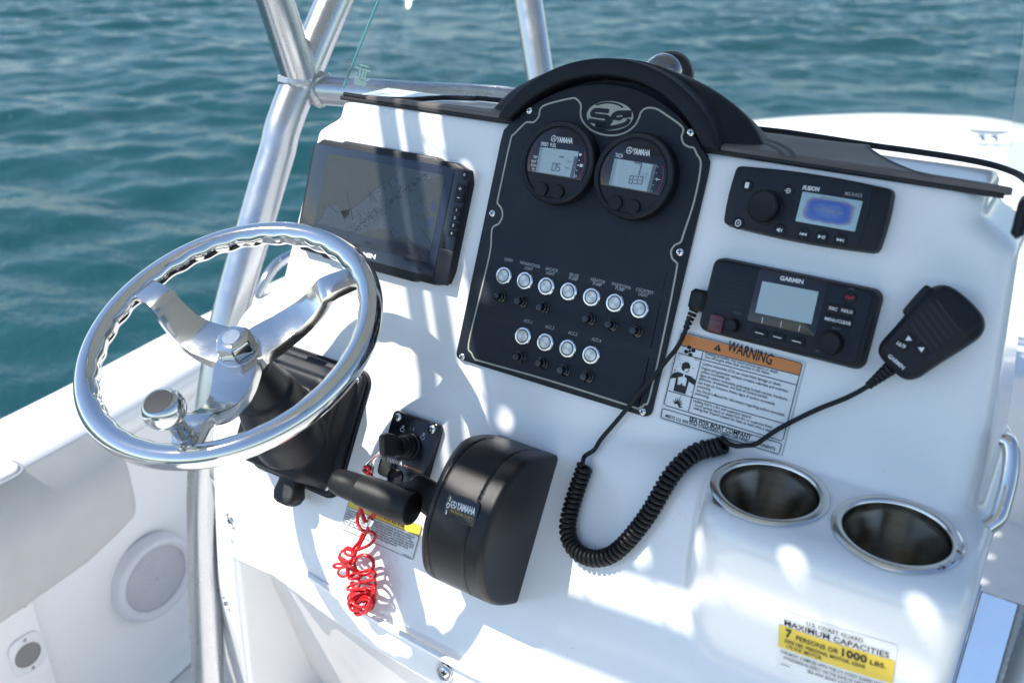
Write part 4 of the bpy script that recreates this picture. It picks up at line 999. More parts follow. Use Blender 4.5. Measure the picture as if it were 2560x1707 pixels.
for i, p in enumerate((z3(543, 1212), z3(812, 1248), z6(485, 152), z6(755, 197), z6(912, 224), z6(1030, 242), z6(1152, 262))):
    u, v = SF_.loc(p, HS + 0.0015); put('round_key', BT, st, (u, v, 0))
    if i == 0: ic.poly(rrect(0.0042, 0.0062, 0.0006, 2, u, v), zi)
    elif i == 1:
        ic.strip([(u + .0022 * math.cos(a), v + .0022 * math.sin(a)) for a in np.linspace(-2.6, 2.6, 16)], 0.0007, zi); ic.strip([(u - .0035, v), (u + .0008, v)], 0.0008, zi)
    elif i == 2: ic.strip([(u + .0028 * math.cos(a), v + .0034 * math.sin(a)) for a in np.linspace(0, 6.283, 21)[:-1]], 0.001, zi, True); ic.strip([(u, v - .0016), (u, v + .0016)], 0.0009, zi)
    elif i == 3: ic.poly([(u - .0028, v - .0011), (u - .0013, v - .0011), (u + .0004, v - .0026), (u + .0004, v + .0026), (u - .0013, v + .0011), (u - .0028, v + .0011)], zi); ic.strip([(u + .0012, v - .0014), (u + .003, v + .0014)], 0.0006, zi); ic.strip([(u + .0012, v + .0014), (u + .003, v - .0014)], 0.0006, zi)
    elif i == 4: ic.strip([(u - .0034, v - .0015), (u - .0034, v + .0015)], 0.0007, zi); tri(ic, u - .0014, v, .003, -1); tri(ic, u + .0016, v, .003, -1)
    elif i == 5: tri(ic, u - .0016, v, .0036); ic.strip([(u + .0012, v - .0017), (u + .0012, v + .0017)], 0.0009, zi); ic.strip([(u + .0029, v - .0017), (u + .0029, v + .0017)], 0.0009, zi)
    else: tri(ic, u - .0018, v, .003); tri(ic, u + .0012, v, .003); ic.strip([(u + .0032, v - .0015), (u + .0032, v + .0015)], 0.0007, zi)
ic.V = [tuple(v) for v in ic.V]; ic.build('key_symbols', M['white'], st)
nm = MB(); nm.text('FUSION', s_(905, 1240), s_(1012, 1252), 0.0043, HS + 0.0011, 0.035, 0.15); nm.build('lettering', M['white'], st)
nm = MB(); nm.text('MS-RA55', s_(1182, 1277), s_(1293, 1291), 0.0036, HS + 0.0011, 0.01); nm.build('model_lettering', M['grey'], st)

# ================================================================ VHF radio
vc = np.mean([FACE.loc(z6(*p), 0.016) for p in ((300, 385), (1405, 570), (1280, 1092), (235, 860))], axis=0); VF = FACE.sub(vc[0] + 0.001, vc[1])
vh = thing('vhf_radio', 'black marine radio with blank blue-grey display above the warning sticker', 'radio', VF)
HV = 0.018
v_ = lambda x, y, h=HV: VF.loc(z6(x, y), h)
MB().prism(rrect(0.177, 0.0835, 0.011, 6), 0, HV - 0.001, 0.005, taper=0.0015).build('body', M['black'], vh, 25)
MB().prism(rrect(0.162, 0.0725, 0.007, 5), HV - 0.004, HV + 0.0002, 0.0006).build('fascia', M['panel'], vh, 25)
a, b_, c0, d0_ = v_(618, 450), v_(1068, 533), v_(1000, 890), v_(548, 800)
xa, xb = (a[0] + d0_[0]) / 2, (b_[0] + c0[0]) / 2; ya, yb = (d0_[1] + c0[1]) / 2, (a[1] + b_[1]) / 2
MB().prism(rrect(xb - xa, yb - ya, 0.003, 4, (xa + xb) / 2, (ya + yb) / 2), HV - 0.001, HV + 0.001, 0.0005).build('display_surround', M['blackg'], vh)
a, b_, c0, d0_ = v_(645, 530), v_(1012, 600), v_(965, 812), v_(598, 735)
sc_ = MB().poly([a, d0_, c0, b_], HV + 0.0013).build('display', M['lcd'], vh)
sl_ = MB()
for k in range(7):
    x0_, y0_ = 385 - 7 * k, 487 + 30 * k; sl_.strip([v_(x0_, y0_), v_(x0_ + 178, y0_ + 38)], 0.0011, HV + 0.0005)
sl_.build('speaker_slots', M['ink'], vh)
def knob(parent, name, u, v, r, z0, h_, mat):
    return MB().lathe([(r * 1.1, z0), (r * 1.08, z0 + h_ * .2), (r, z0 + h_ * .3), (r * .95, z0 + h_ * .92), (r * .85, z0 + h_), (r * .7, z0 + h_ * .97), (0.0001, z0 + h_ * .97)], 32, c=(u, v), cap1=True).build(name, mat, parent, 30)
u, v = v_(432, 820, HV + .01); knob(vh, 'volume_knob', u, v, 0.0068, HV, 0.011, M['rubber'])
u, v = v_(1080, 932, HV + .011); knob(vh, 'select_knob', u, v, 0.0112, HV, 0.012, M['rubber'])
u, v = v_(340, 808, HV + .002); dk = key(vh, 'distress_cover', u, v, 0.0155, 0.0185, HV - 0.001, HV + 0.003, M['darkred'], 0.001)
wt = MB(); wt.text('GARMIN', v_(758, 522), v_(910, 549), 0.0043, HV + 0.0013, 0.03)
for p, q in (((648, 765), (641, 805)), ((770, 790), (763, 832)), ((890, 818), (883, 858))): wt.strip([v_(*p), v_(*q)], 0.0006, HV + 0.0013)
gt = MB(); gt.text('VOL/SQ', v_(452, 742), v_(505, 750), 0.0024, HV + 0.0006); gt.text('SELECT', v_(1098, 842), v_(1155, 850), 0.0024, HV + 0.0006); gt.text('PWR', v_(1208, 586), v_(1243, 592), 0.002, HV + 0.0006); gt.text('MIC', v_(990, 990), v_(1014, 994), 0.002, HV + 0.0006); gt.text('DISTRESS', v_(302, 802), v_(372, 816), 0.0024, HV + 0.0034)
for i, (x, y) in enumerate(((622, 870), (740, 897), (865, 925))):
    u, v = v_(x, y, HV + .002); key(vh, 'soft_key', u, v, 0.0165, 0.0082, HV - 0.001, HV + 0.002, M['rubber'], 0.0025); wt.strip([(u - .0045, v + 0.0002), (u + .0045, v)], 0.0008, HV + 0.0023)
u, v = v_(1214, 638, HV + .002); key(vh, 'channel_key', u, v, 0.0122, 0.0108, HV - 0.001, HV + 0.002, M['rubber'], 0.005)
rt = MB(); rt.text('16/9', (u, v - 0.0016), None, 0.0034, HV + 0.0023, 0.02, align='C'); rt.build('red_lettering', M['redp'], vh)
for s__, x, y in (('DSC', 1106, 710), ('HI/LO', 1196, 727), ('MENU', 1090, 782), ('CLEAR', 1178, 800)):
    u, v = v_(x, y, HV + .002); key(vh, 'key', u, v, 0.0146, 0.0098, HV - 0.001, HV + 0.002, M['rubber'], 0.002); wt.text(s__, (u, v - 0.0014), None, 0.0031, HV + 0.0023, 0.02, align='C')
wt.build('lettering', M['white'], vh); gt.build('small_lettering', M['dim'], vh)

# ================================================================ hand microphone
mb0 = np.array(FACE.loc(z6(1480, 1095), 0.02)); mb1 = np.mean([FACE.loc(z6(1835, 550), 0.03), FACE.loc(z6(2090, 790), 0.03)], axis=0)
mdir = mb1 - mb0; mlen = np.linalg.norm(mdir); mrot = math.atan2(mdir[1], mdir[0]) - math.pi / 2
mcen = (mb0 + mb1) / 2
MF = FACE.sub(mcen[0], mcen[1], 0.006, mrot)
mi = thing('hand_microphone', 'black fist microphone with slotted grille hanging on the dash face', 'microphone', MF)
hl_ = mlen / 2
def mic_sdf(x, y, z):
    t_ = (y + hl_) / (2 * hl_); w = 0.0245 + 0.0075 * sstep(t_, 0.1, 0.9)
    d = smax(np.abs(x) - w, np.abs(y - 0.004 * (1 - (x / 0.03) ** 2) * (t_ > .5)) - hl_, 0.018)
    zt = 0.028 - 0.10 * np.maximum(t_ - 0.80, 0) ** 1.0 * 0.22 - 0.12 * np.maximum(0.12 - t_, 0) * 0.3
    d = smax(d, z - zt + 0.9 * np.maximum(np.abs(x) - w * 0.72, 0), 0.006); d = smax(d, -z - 0.002, 0.006)
    ptt = sbox(x + w + 0.0005, y - hl_ * 0.38, z - 0.014, 0.0035, 0.017, 0.008, 0.003)
    return smin(d, ptt, 0.001)
sdf_obj('body', mic_sdf, (-0.045, -0.065, -0.01), (0.045, 0.065, 0.04), 0.0016, M['black'], mi)
m_ = lambda x, y, h=0.0285: MF.loc(z6(x, y), h)
gs = MB()
for k in range(6):
    p = np.array([1775, 648]) + k * np.array([-32.5, 31.5]); q = p + np.array([155, 205]) * (1 - 0.02 * k)
    a = m_(*p); b_ = m_(*q); gs.strip([a, b_], 0.0024, 0.0286)
gs.build('grille_slots', M['ink'], mi)
for (x, y) in ((1598, 908), (1682, 978)):
    u, v = m_(x, y, .029); key(mi, 'key', u, v, 0.0125, 0.0098, 0.025, 0.0292, M['rubber'], 0.002)
u, v = m_(1545, 950, .029); key(mi, 'channel_key', u, v, 0.0125, 0.0088, 0.025, 0.0292, M['rubber'], 0.002)
mw2 = MB(); r90 = -mrot - math.pi / 2 * 0
u, v = m_(1598, 905, .0296); dvec = np.array(m_(1598, 885, .0296)) - np.array(m_(1598, 925, .0296)); dvec = dvec / np.linalg.norm(dvec); nv = np.array([-dvec[1], dvec[0]])
def tri2(c, d, s__): c = np.array(c); d = np.array(d); n = np.array([-d[1], d[0]]); mw2.poly([tuple(c + d * s__), tuple(c - d * s__ * .6 + n * s__), tuple(c - d * s__ * .6 - n * s__)], 0.0296)
tri2((u, v), dvec, 0.003); tri2(m_(1682, 975, .0296), -dvec, 0.003)
mw2.text('16/9', m_(1516, 942, .0296), m_(1570, 972, .0296), 0.0036, 0.0296, 0.02); mw2.text('GARMIN', m_(1460, 1022, .0282), m_(1560, 1108, .0282), 0.0036, 0.0288, 0.02)
mw2.build('lettering', M['white'], mi)
mbk = FACE.w(*mb0, 0.018)
# bracket under the microphone
MB().prism(rrect(0.024, 0.03, 0.004), -0.006, 0.0, 0.001).build('hang_clip', M['black'], mi)

# ================================================================ microphone cord
def lift(p, h):                                          # pixel on the console surface, raised by h
    P, n = surf_hit(p); return P + n * h
cordp = [b3(455, 150), b3(420, 250), b3(392, 330), b3(365, 420), b3(345, 500), b3(342, 570), b3(352, 625), b3(385, 685), b3(440, 730), b3(505, 752), b3(575, 748), b3(640, 722), b3(705, 670), b3(765, 605), b3(820, 535), b3(880, 450), b3(930, 365), b3(985, 270), b3(1040, 195), b3(1110, 130), b3(1190, 85), b3(1275, 50), b3(1365, 22)]
axis = [lift(p, 0.0105) for p in cordp]; axis = smooth_path(axis, 10)
axis = np.array(axis); seg = np.linalg.norm(np.diff(axis, axis=0), axis=1); arc = np.r_[0, np.cumsum(seg)]
NT_ = 56; per = 14; ss_ = np.linspace(0, arc[-1], NT_ * per + 1)
ap = np.stack([np.interp(ss_, arc, axis[:, k]) for k in range(3)], 1); tg = np.gradient(ap, axis=0); tg /= np.linalg.norm(tg, axis=1)[:, None]
hel = []; u = NS - tg[0] * (NS @ tg[0]); u /= np.linalg.norm(u)
for i in range(len(ap)):
    u = u - tg[i] * (u @ tg[i]); u /= np.linalg.norm(u); v = np.cross(tg[i], u); a = 2 * math.pi * i / per
    hel.append(ap[i] + 0.0074 * (math.cos(a) * u + math.sin(a) * v))
cord = thing('microphone_cord', 'black coiled cord looping from the radio to the hand microphone', 'cord')
MB().tube(hel, 0.0031, 8).build('coil', M['cable'], cord, None)
plug = z6(200, 665)
lead1 = [lift(z6(190, 760), 0.012), lift(z6(165, 850), 0.012), lift(z6(110, 960), 0.011), lift(z6(40, 1050), 0.012), lift(z6(-80, 1200), 0.013), lift(z5(1960, 1440), 0.01), lift(z5(1850, 1568), 0.006), lift(b3(500, 50), 0.006), lift(b3(440, 92), 0.007)]
MB().tube(smooth_path(lead1 + [np.array(hel[0])], 6), 0.0027, 8).build('lead', M['cable'], cord)
mend = FACE.w(*mb0, 0.016)
lead2 = [np.array(hel[-1]), lift(b3(1420, 48), 0.009), lift(b3(1480, 35), 0.009), lift(b3(1560, -2), 0.008), lift(z6(760, 1490), 0.007), lift(z6(1000, 1370), 0.008), lift(z6(1200, 1290), 0.011), lift(z6(1350, 1210), 0.014)]
MB().tube(smooth_path(lead2 + [mend], 6), 0.0027, 8).build('lead', M['cable'], cord)
sr = MB(); e0 = lift(z6(1350, 1210), 0.014); 
for k in range(6):
    t_ = k / 6; a = e0 + (mend - e0) * t_; b_ = e0 + (mend - e0) * (t_ + 0.125); r_ = 0.0042 + 0.0035 * t_; sr.tube([a, b_], r_, 12)
sr.build('strain_relief', M['cable'], cord)
pg = np.array(VF.loc(z6(222, 660), 0.011))
MB().box((VF.w(*pg, 0)[0] - 0.002, 0, 0), (0.001, 0.001, 0.001), 0.0002) 
pf_ = VF.sub(pg[0] + 0.001, pg[1] + 0.001)
o = MB().box((0, 0, 0.011), (0.019, 0.024, 0.017), 0.004).build('plug', M['cable'], cord); o.matrix_world = pf_.mat()
sr = MB(); e1 = pf_.w(-0.003, -0.01, 0.011); e0 = lift(z6(165, 850), 0.012)
for k in range(5):
    t_ = k / 5; sr.tube([e1 + (e0 - e1) * t_, e1 + (e0 - e1) * (t_ + 0.14)], 0.0052 - 0.0018 * t_, 12)
sr.build('strain_relief', M['cable'], cord)

# ================================================================ stickers
lb = np.array([FACE.loc(b6(*p)) for p in ((305, 28), (1832, 412), (1552, 1567), (35, 1110))]); lcx, lcy = lb.mean(0)
LF = FACE.sub(lcx, lcy, 0.0006)
wn = thing('warning_sticker', 'white sticker with orange WARNING band and black pictograms under the radio', 'sticker', LF)
w_ = lambda x, y: LF.loc(b6(x, y))
wdt = (lb[1][0] - lb[0][0] + lb[2][0] - lb[3][0]) / 2; hgt = (lb[0][1] - lb[3][1] + lb[1][1] - lb[2][1]) / 2
MB().prism(rrect(wdt, hgt, 0.002), 0, 0.0003).build('film', M['clearfilm'], wn); MB().strip(rrect(wdt - 0.0004, hgt - 0.0004, 0.002), 0.00045, 0.0005, True).build('film_edge', M['grey'], wn)
ob = MB(); ob.poly([w_(318, 62), w_(1785, 432), w_(1752, 572), w_(285, 198)], 0.0006); ob.build('orange_band', M['orange'], wn)
ink = MB(); zi_ = 0.0009; lw_ = 0.00085
def loopline(P_, w=lw_): ink.strip([w_(*p) for p in P_], w, zi_, True)
def line(a, b_, w=lw_): ink.strip([w_(*a), w_(*b_)], w, zi_)
loopline([(330, 52), (1775, 425), (1793, 445), (1560, 1355), (1535, 1378), (120, 945), (102, 920), (312, 60)])
loopline([(95, 985), (1520, 1405), (1540, 1425), (1512, 1525), (1490, 1538), (80, 1100), (65, 1080), (80, 995)])
line((280, 205), (1752, 578)); line((275, 305), (1722, 695)); line((152, 765), (1595, 1175)); line((580, 285), (400, 1020))
ink.text('WARNING', w_(865, 272), w_(1410, 450), 0.0112, zi_, 0.02); ink.poly([w_(705, 262), w_(800, 292), w_(772, 195)], zi_)
ob2 = MB(); ob2.strip([w_(762, 222), w_(756, 258)], 0.0007, 0.0011); ob2.poly(circ(0.0004, 8, *w_(754, 270)), 0.0011); ob2.build('warning_bang', M['orange'], wn)
for s__, a, b_ in (('Rotating propeller may cause serious injury or death.', (605, 322), (1500, 560)), ('Shut off engine when near persons in the water.', (595, 362), (1395, 572)), ('Carbon monoxide (CO) can cause brain damage or death.', (572, 448), (1535, 712)),
                   ('Engine and generator exhaust contains odorless and colorless', (558, 500), (1618, 790)), ('carbon monoxide gas.', (550, 545), (912, 640)), ('Signs of carbon monoxide poisoning include nausea, headache,', (538, 588), (1615, 890)), ('dizziness, drowsiness, and lack of consciousness.', (528, 630), (1370, 865)),
                   ('Get fresh air if anyone shows signs of carbon monoxide', (514, 678), (1452, 945)), ('poisoning.', (506, 722), (670, 768)), ("See Owner's Manual for information regarding carbon monoxide", (494, 772), (1572, 1080)), ('poisoning.', (482, 812), (652, 862)),
                   ('Leaking fuel is a fire and explosion hazard.', (460, 902), (1168, 1108)), ('- Avoid serious injury or death from fire or explosion from', (450, 945), (1415, 1228)), ('leaking fuel. Inspect system for leaks at least once a year.', (458, 990), (1420, 1275))):
    ink.text(s__, w_(*a), w_(*b_), 0.0031, zi_, 0.006)
ink.text('SEA FOX BOAT COMPANY', w_(405, 1135), w_(1165, 1362), 0.0049, zi_, 0.025); ink.text('MEETS U.S. EPA EVAP STANDARDS USING CERTIFIED COMPONENTS', w_(115, 1088), w_(1460, 1500), 0.0034, zi_, 0.015)
# pictograms
pc = w_(416, 282)
for k in range(4):
    a = k * math.pi / 2 + 0.4; ink.poly([(pc[0] + 0.0042 * math.cos(a) + 0.0026 * math.cos(t_) , pc[1] + 0.0042 * math.sin(a) + 0.0022 * math.sin(t_)) for t_ in np.linspace(0, 6.28, 13)[:-1]], zi_)
ink.poly(circ(0.0016, 12, *pc), zi_)
ink.poly([w_(*p) for p in ((315, 480), (325, 435), (360, 415), (405, 425), (425, 470), (415, 500), (400, 495), (355, 500), (345, 530), (320, 505))], zi_)
ink.strip([w_(365, 540), w_(405, 530), w_(400, 500)], 0.0008, zi_)
ink.poly([w_(*p) for p in ((205, 555), (270, 535), (335, 560), (335, 590), (275, 600), (262, 690), (300, 695), (318, 668), (330, 705), (365, 712), (382, 620), (350, 590), (360, 570), (430, 590), (490, 640), (470, 700), (405, 655), (360, 810), (215, 765), (250, 610), (180, 615))], zi_)
rs3 = random.Random(9)
for k in range(46):
    x, y = rs3.uniform(215, 510), rs3.uniform(335, 800); cxl = 390 - (y - 335) * 0.22
    if abs(x - (370 - (y - 430) * 0.1)) < 75 or not (cxl - 165 < x < cxl + 145): continue
    ink.strip([w_(x, y), w_(x + 18, y + 5)], 0.0006, zi_)
fx_, fy_ = w_(255, 960); P_ = []
for k in range(15): a = math.pi * (0.95 - 0.9 * k / 14) - 0.25; r_ = (0.0125 if k == 7 else 0.0095) if k % 2 else 0.0042; P_.append((fx_ + r_ * math.cos(a) * .8, fy_ + r_ * math.sin(a) * 1.25))
ink.poly(P_ + [(fx_, fy_ + 0.003)], zi_)
ink.build('black_print', M['ink'], wn)

# capacity plate on the shelf front
CFr = on_surf(b4(1105, 1380)); cpts = [CFr.loc(b4(*p)) for p in ((745, 1090), (1525, 1330), (1495, 1460), (700, 1490))]
CFr = CFr.sub(0, 0, 0.0012, math.atan2(cpts[1][1] - cpts[0][1], cpts[1][0] - cpts[0][0]))
cs = thing('capacity_sticker', 'white and yellow maximum capacities sticker below the cup holders', 'sticker', CFr)
k_ = lambda x, y: CFr.loc(b4(x, y)); kk = lambda x, y: CFr.loc(b8(x, y))
a, b_ = k_(747, 1092), k_(1524, 1330); W_ = b_[0] - a[0]; xl = a[0]; yt = (a[1] + b_[1]) / 2
def bent(mb):                                            # follow the curved moulding
    out = []
    for x, y, z in mb.V:
        P = CFr.w(x, y, 0.03); n = -CFr.ez; t_ = 0.0
        for _ in range(90):
            v = float(con_sdf(*(np.array(c) for c in P + n * t_)))
            if abs(v) < 2e-5: break
            t_ += v * 0.5
        q = CFr.inv(P + n * t_); out.append((q[0], q[1], q[2] + 0.0006 + z))
    mb.V = out; return mb
def gridpoly(x0, x1, y0, y1, z, nx=26, ny=22):
    m = MB(); V = [(x0 + (x1 - x0) * i / nx, y0 + (y1 - y0) * j / ny, z) for i in range(nx + 1) for j in range(ny + 1)]
    m.add(V, [[i * (ny + 1) + j, (i + 1) * (ny + 1) + j, (i + 1) * (ny + 1) + j + 1, i * (ny + 1) + j + 1] for i in range(nx) for j in range(ny)]); return m
ybl = k_(715, 1365)[1]; yyt = (k_(737, 1200)[1] + k_(1500, 1440)[1]) / 2; yyb = ybl
bent(gridpoly(xl, xl + W_, yt - 0.083, yt, 0.0)).build('film', M['paper'], cs)
bent(gridpoly(xl + 0.0005, xl + W_ - 0.0005, yt - 0.0495, yt - 0.0198, 0.0005)).build('yellow_band', M['yellow'], cs)
it = MB(); zc = 0.0014
def fit(s__, x0_, x1_, dy, cap, bold=0.015): it.text(s__, (xl + x0_ * W_, yt - dy), (xl + x1_ * W_, yt - dy), cap, zc, bold)
fit('U.S. COAST GUARD', .25, .73, .0076, .0044); fit('MAXIMUM CAPACITIES', .055, .945, .0174, .0068, .015); fit('7', .07, .125, .0318, .0102, .035); fit('PERSONS OR', .165, .535, .0318, .0058); fit('1000', .565, .775, .0322, .0096, .03); fit('LBS.', .80, .93, .0322, .0058)
fit('2000 LBS. PERSONS, MOTOR, GEAR', .06, .77, .0398, .0042); fit('175 H.P. MOTOR', .085, .40, .0464, .0042)
for i, (s__, x0_, x1_) in enumerate((('THIS BOAT COMPLIES WITH THE U.S. COAST GUARD SAFETY', .03, .96), ('STANDARDS IN EFFECT ON THE DATE OF CERTIFICATION', .06, .92), ('SEA FOX BOAT COMPANY', .28, .74))): fit(s__, x0_, x1_, .0560 + .0068 * i, .0038)
it.strip([(xl + .035 * W_, yt - .0705), (xl + .12 * W_, yt - .0705)], .0008, zc)
bent(it).build('black_print', M['ink'], cs)

# small notice half hidden behind the lever
nc = [SLOPE.loc(p, 0.001) for p in (b2(705, 690), b2(1210, 830), b2(1130, 1045), b2(662, 838))]
NR = math.atan2(nc[2][1] - nc[3][1], nc[2][0] - nc[3][0]); NFm = SLOPE.sub(nc[3][0], nc[3][1], 0.0012, NR)
ns = thing('engine_notice_sticker', 'small white notice with yellow strip and fine print behind the throttle lever', 'sticker', NFm)
n_ = lambda x, y: NFm.loc(b2(x, y)); nw = n_(1130, 1045)[0]; nh = n_(1210, 830)[1]
MB().prism(rrect(nw, nh, 0.002, 3, nw / 2, nh / 2), 0, 0.0003).build('film', M['paper'], ns)
MB().poly([(0.0008, nh - 0.0135), (nw - 0.0008, nh - 0.0135), (nw - 0.0008, nh - 0.0008), (0.0008, nh - 0.0008)], 0.0005).build('yellow_band', M['yellow'], ns)
it = MB(); it.strip(rrect(nw - 0.001, nh - 0.001, 0.002, 3, nw / 2, nh / 2), 0.0006, 0.0007, True); it.strip([(0, nh - 0.0139), (nw, nh - 0.0139)], 0.0006, 0.0007)
it.text('WARNING', (nw * .38, nh - 0.0105), None, 0.0072, 0.0007, 0.02)
for i, s__ in enumerate(('Operating, servicing and maintaining a recreational marine vessel can', 'expose you to chemicals including engine exhaust, carbon monoxide,', 'phthalates, and lead, which are known to the State of California to cause', 'cancer and birth defects or other reproductive harm. To minimize exposure,', 'avoid breathing exhaust, service your vessel in a well-ventilated area and', 'wear gloves or wash your hands frequently when servicing this vessel.', 'For more information go to www.P65warnings.ca.gov/marine.')):
    yv = nh - 0.0185 - i * (nh - 0.024) / 6.6; w2 = (0.95, 0.92, 0.95, 0.97, 0.955, 0.91, 0.76)[i] * nw
    it.text(s__, (0.0018, yv), (w2, yv), 0.0030, 0.0007, 0.008)
it.text('USMKDB-01', (nw - 0.017, 0.0015), None, 0.0018, 0.0007)
it.build('black_print', M['ink'], ns)
# ================================================================ steering wheel
WN = np.array([math.sin(rad(10)) * math.cos(rad(65)), -math.cos(rad(10)) * math.cos(rad(65)), math.sin(rad(65))])
WC = np.array([-0.2101, -0.2586, 1.3923]); wex = np.cross(Y3, WN)
WF = Frame(WC, wex, np.cross(WN, wex)); RW = 0.17
sw = thing('steering_wheel', 'polished stainless steering wheel with three spokes and finger grips', 'steering wheel', WF)
# rim: torus with scalloped finger grips on its inner underside
nU, nV = 360, 28; Vr = []; Fr = []
for i in range(nU):
    th = 2 * math.pi * i / nU
    for j in range(nV):
        ph = 2 * math.pi * j / nV
        g = max(0.0, math.cos(ph - rad(215))) ** 1.5           # inner-under side
        r_ = 0.0138 + g * (0.0016 + 0.0010 * math.cos(th * 32))
        Vr.append(((RW + r_ * math.cos(ph)) * math.cos(th), (RW + r_ * math.cos(ph)) * math.sin(th), r_ * math.sin(ph)))
        Fr.append([i * nV + j, ((i + 1) % nU) * nV + j, ((i + 1) % nU) * nV + (j + 1) % nV, i * nV + (j + 1) % nV])
put('rim', mkmesh('rim', Vr, Fr, M['ss'], None), sw)
HD = 0.040                                               # hub lies below the rim plane
def spoke(ang):
    # path along the spoke in (radius, height, sideways sweep), with width and thickness
    st_ = [(0.168, 0.000, 0.000, 0.0150, 0.0050), (0.150, 0.001, 0.000, 0.0155, 0.006), (0.130, 0.001, 0.001, 0.0165, 0.0066), (0.121, -0.001, 0.002, 0.0172, 0.0072), (0.114, -0.009, 0.004, 0.0178, 0.0076), (0.103, -0.019, 0.006, 0.0188, 0.0078), (0.088, -0.028, 0.008, 0.0205, 0.0078), (0.07, -0.034, 0.008, 0.0228, 0.0078), (0.05, -0.0375, 0.006, 0.0255, 0.008), (0.025, -0.039, 0.002, 0.0275, 0.009), (0.0, -0.0395, 0.0, 0.024, 0.009)]
    A = np.array(st_); n = 44; t0 = np.linspace(0, 1, len(A)); tt_ = np.linspace(0, 1, n); A = np.stack([np.interp(tt_, t0, A[:, k]) for k in range(5)], 1)
    for _ in range(1): A[1:-1] = (A[:-2] + A[1:-1] * 2 + A[2:]) / 4
    R = []; c, s__ = math.cos(ang), math.sin(ang)
    for i in range(n):
        d = A[min(i + 1, n - 1)] - A[max(i - 1, 0)]; tr_, tz_ = d[0], d[1]; l = math.hypot(tr_, tz_); nr, nz_ = -tz_ / l, tr_ / l
        if nz_ < 0: nr, nz_ = -nr, -nz_
        w, th = A[i, 3], A[i, 4]; ring = []
        for (a, b_) in ((1, .82), (.985, .96), (.94, 1), (-.94, 1), (-.985, .96), (-1, .82), (-1, -.75), (-.95, -1), (.95, -1), (1, -.75)):
            rr_ = A[i, 0] + nr * th * b_; sd = A[i, 2] + w * a; z = A[i, 1] + nz_ * th * b_
            ring.append((rr_ * c - sd * s__, rr_ * s__ + sd * c, z))
        R.append(ring)
    m = MB(); m.rings(R[::-1]); return m
for ang in (177.4, 57.2, -62.8): spoke(rad(ang)).build('spoke', M['spoke'], sw, 21)
MB().lathe([(0.0, -0.052), (0.030, -0.052), (0.034, -0.046), (0.033, -0.034), (0.029, -0.0325), (0.0278, -0.0330), (0.027, -0.0305), (0.0245, -0.0295)], 48).build('hub', M['spoke'], sw, 35)
nut = MB(); hexr = lambda r, z: [(r * math.cos(math.pi / 3 * k + 0.25 + d), r * math.sin(math.pi / 3 * k + 0.25 + d), z) for k in range(6) for d in (-0.06, 0.06)]
nut.rings([hexr(0.0225, -0.031), hexr(0.0225, -0.012), hexr(0.0212, -0.0085), hexr(0.0185, -0.0068), hexr(0.009, -0.006)]); nut.build('center_nut', M['ss'], sw, 28)
# turning knob standing on the lower spoke
kb = WF.loc((460, 1094), 0.004); KF = Matrix.Translation((kb[0] * 0.98, kb[1] * 0.98, 0.0))
knb = thing('wheel_knob', 'chrome turning knob with black cap standing on the steering wheel spoke', 'knob', WF.sub(kb[0] * 0.985, kb[1] * 0.985, 0.005))
MB().lathe([(0.0125, 0.0), (0.0125, 0.003), (0.0098, 0.004), (0.0092, 0.016), (0.0105, 0.024), (0.0135, 0.03)], 28).build('stem', M['ss'], knb, 35)
ballp = [(0.0128, 0.028)] + [(0.0225 * math.cos(a), 0.047 + 0.0205 * math.sin(a)) for a in np.linspace(-0.95, 0.72, 16)] + [(0.0155, 0.0612), (0.0148, 0.0606)]
MB().lathe(ballp, 36).build('ball', M['ss'], knb, 45)
MB().lathe([(0.0149, 0.060), (0.0146, 0.0609), (0.0001, 0.0612)], 36, cap1=True).build('cap', M['black'], knb)

# ================================================================ tilt helm behind the wheel
he = thing('tilt_helm', 'black tilt steering helm unit behind the steering wheel', 'helm unit', SLOPE.sub(-0.25, -0.125))
hs0 = SLOPE.sub(-0.25, -0.125)
axl = np.array([WN @ hs0.ex, WN @ hs0.ey, WN @ hs0.ez]); hubl = hs0.inv(WC - WN * 0.05)
def helm_sdf(x, y, z):
    base = sbox(x, y, z - 0.002, 0.083, 0.087, 0.0105, 0.004)
    base = smax(base, np.hypot(np.maximum(np.abs(x) - 0.067, 0), np.maximum(np.abs(y) - 0.071, 0)) - 0.016, 0.002)
    tap = np.clip((z - 0.012) / 0.06, 0, 1)
    body = smax(np.hypot(np.maximum(np.abs(x) - 0.058 + 0.010 * tap, 0), np.maximum(np.abs(y) - 0.062 + 0.008 * tap, 0)) - 0.017, np.abs(z - 0.03) - 0.036, 0.012)
    px_, py_, pz_ = x - hubl[0], y - hubl[1], z - hubl[2]; t_ = px_ * axl[0] + py_ * axl[1] + pz_ * axl[2]
    rad_ = np.sqrt(np.maximum(px_ ** 2 + py_ ** 2 + pz_ ** 2 - t_ ** 2, 0))
    boot = smax(rad_ - (0.027 + 0.17 * np.clip(-t_ - 0.015, 0, 0.11) + 0.004 * sstep(-t_, 0.055, 0.06)), t_ + 0.004, 0.005); boot = smax(boot, -t_ - 0.17, 0.01)
    ball = np.sqrt(x ** 2 + (y - 0.002) ** 2 + (z - 0.050) ** 2) - 0.050
    d = smin(smin(base, body, 0.003), smin(boot, ball, 0.004), 0.003)
    seam = np.maximum(np.abs(z - 0.040) - 0.0009, -(d + 0.0014)); d = np.maximum(d, -seam)
    return np.maximum(d, -z)
sdf_obj('housing', helm_sdf, (-0.12, -0.12, -0.006), (0.12, 0.14, 0.20), 0.0032, M['black'], he)
gf_ = MB()
pth = [tuple(q) for q in rrect(0.160, 0.168, 0.014, 6)]
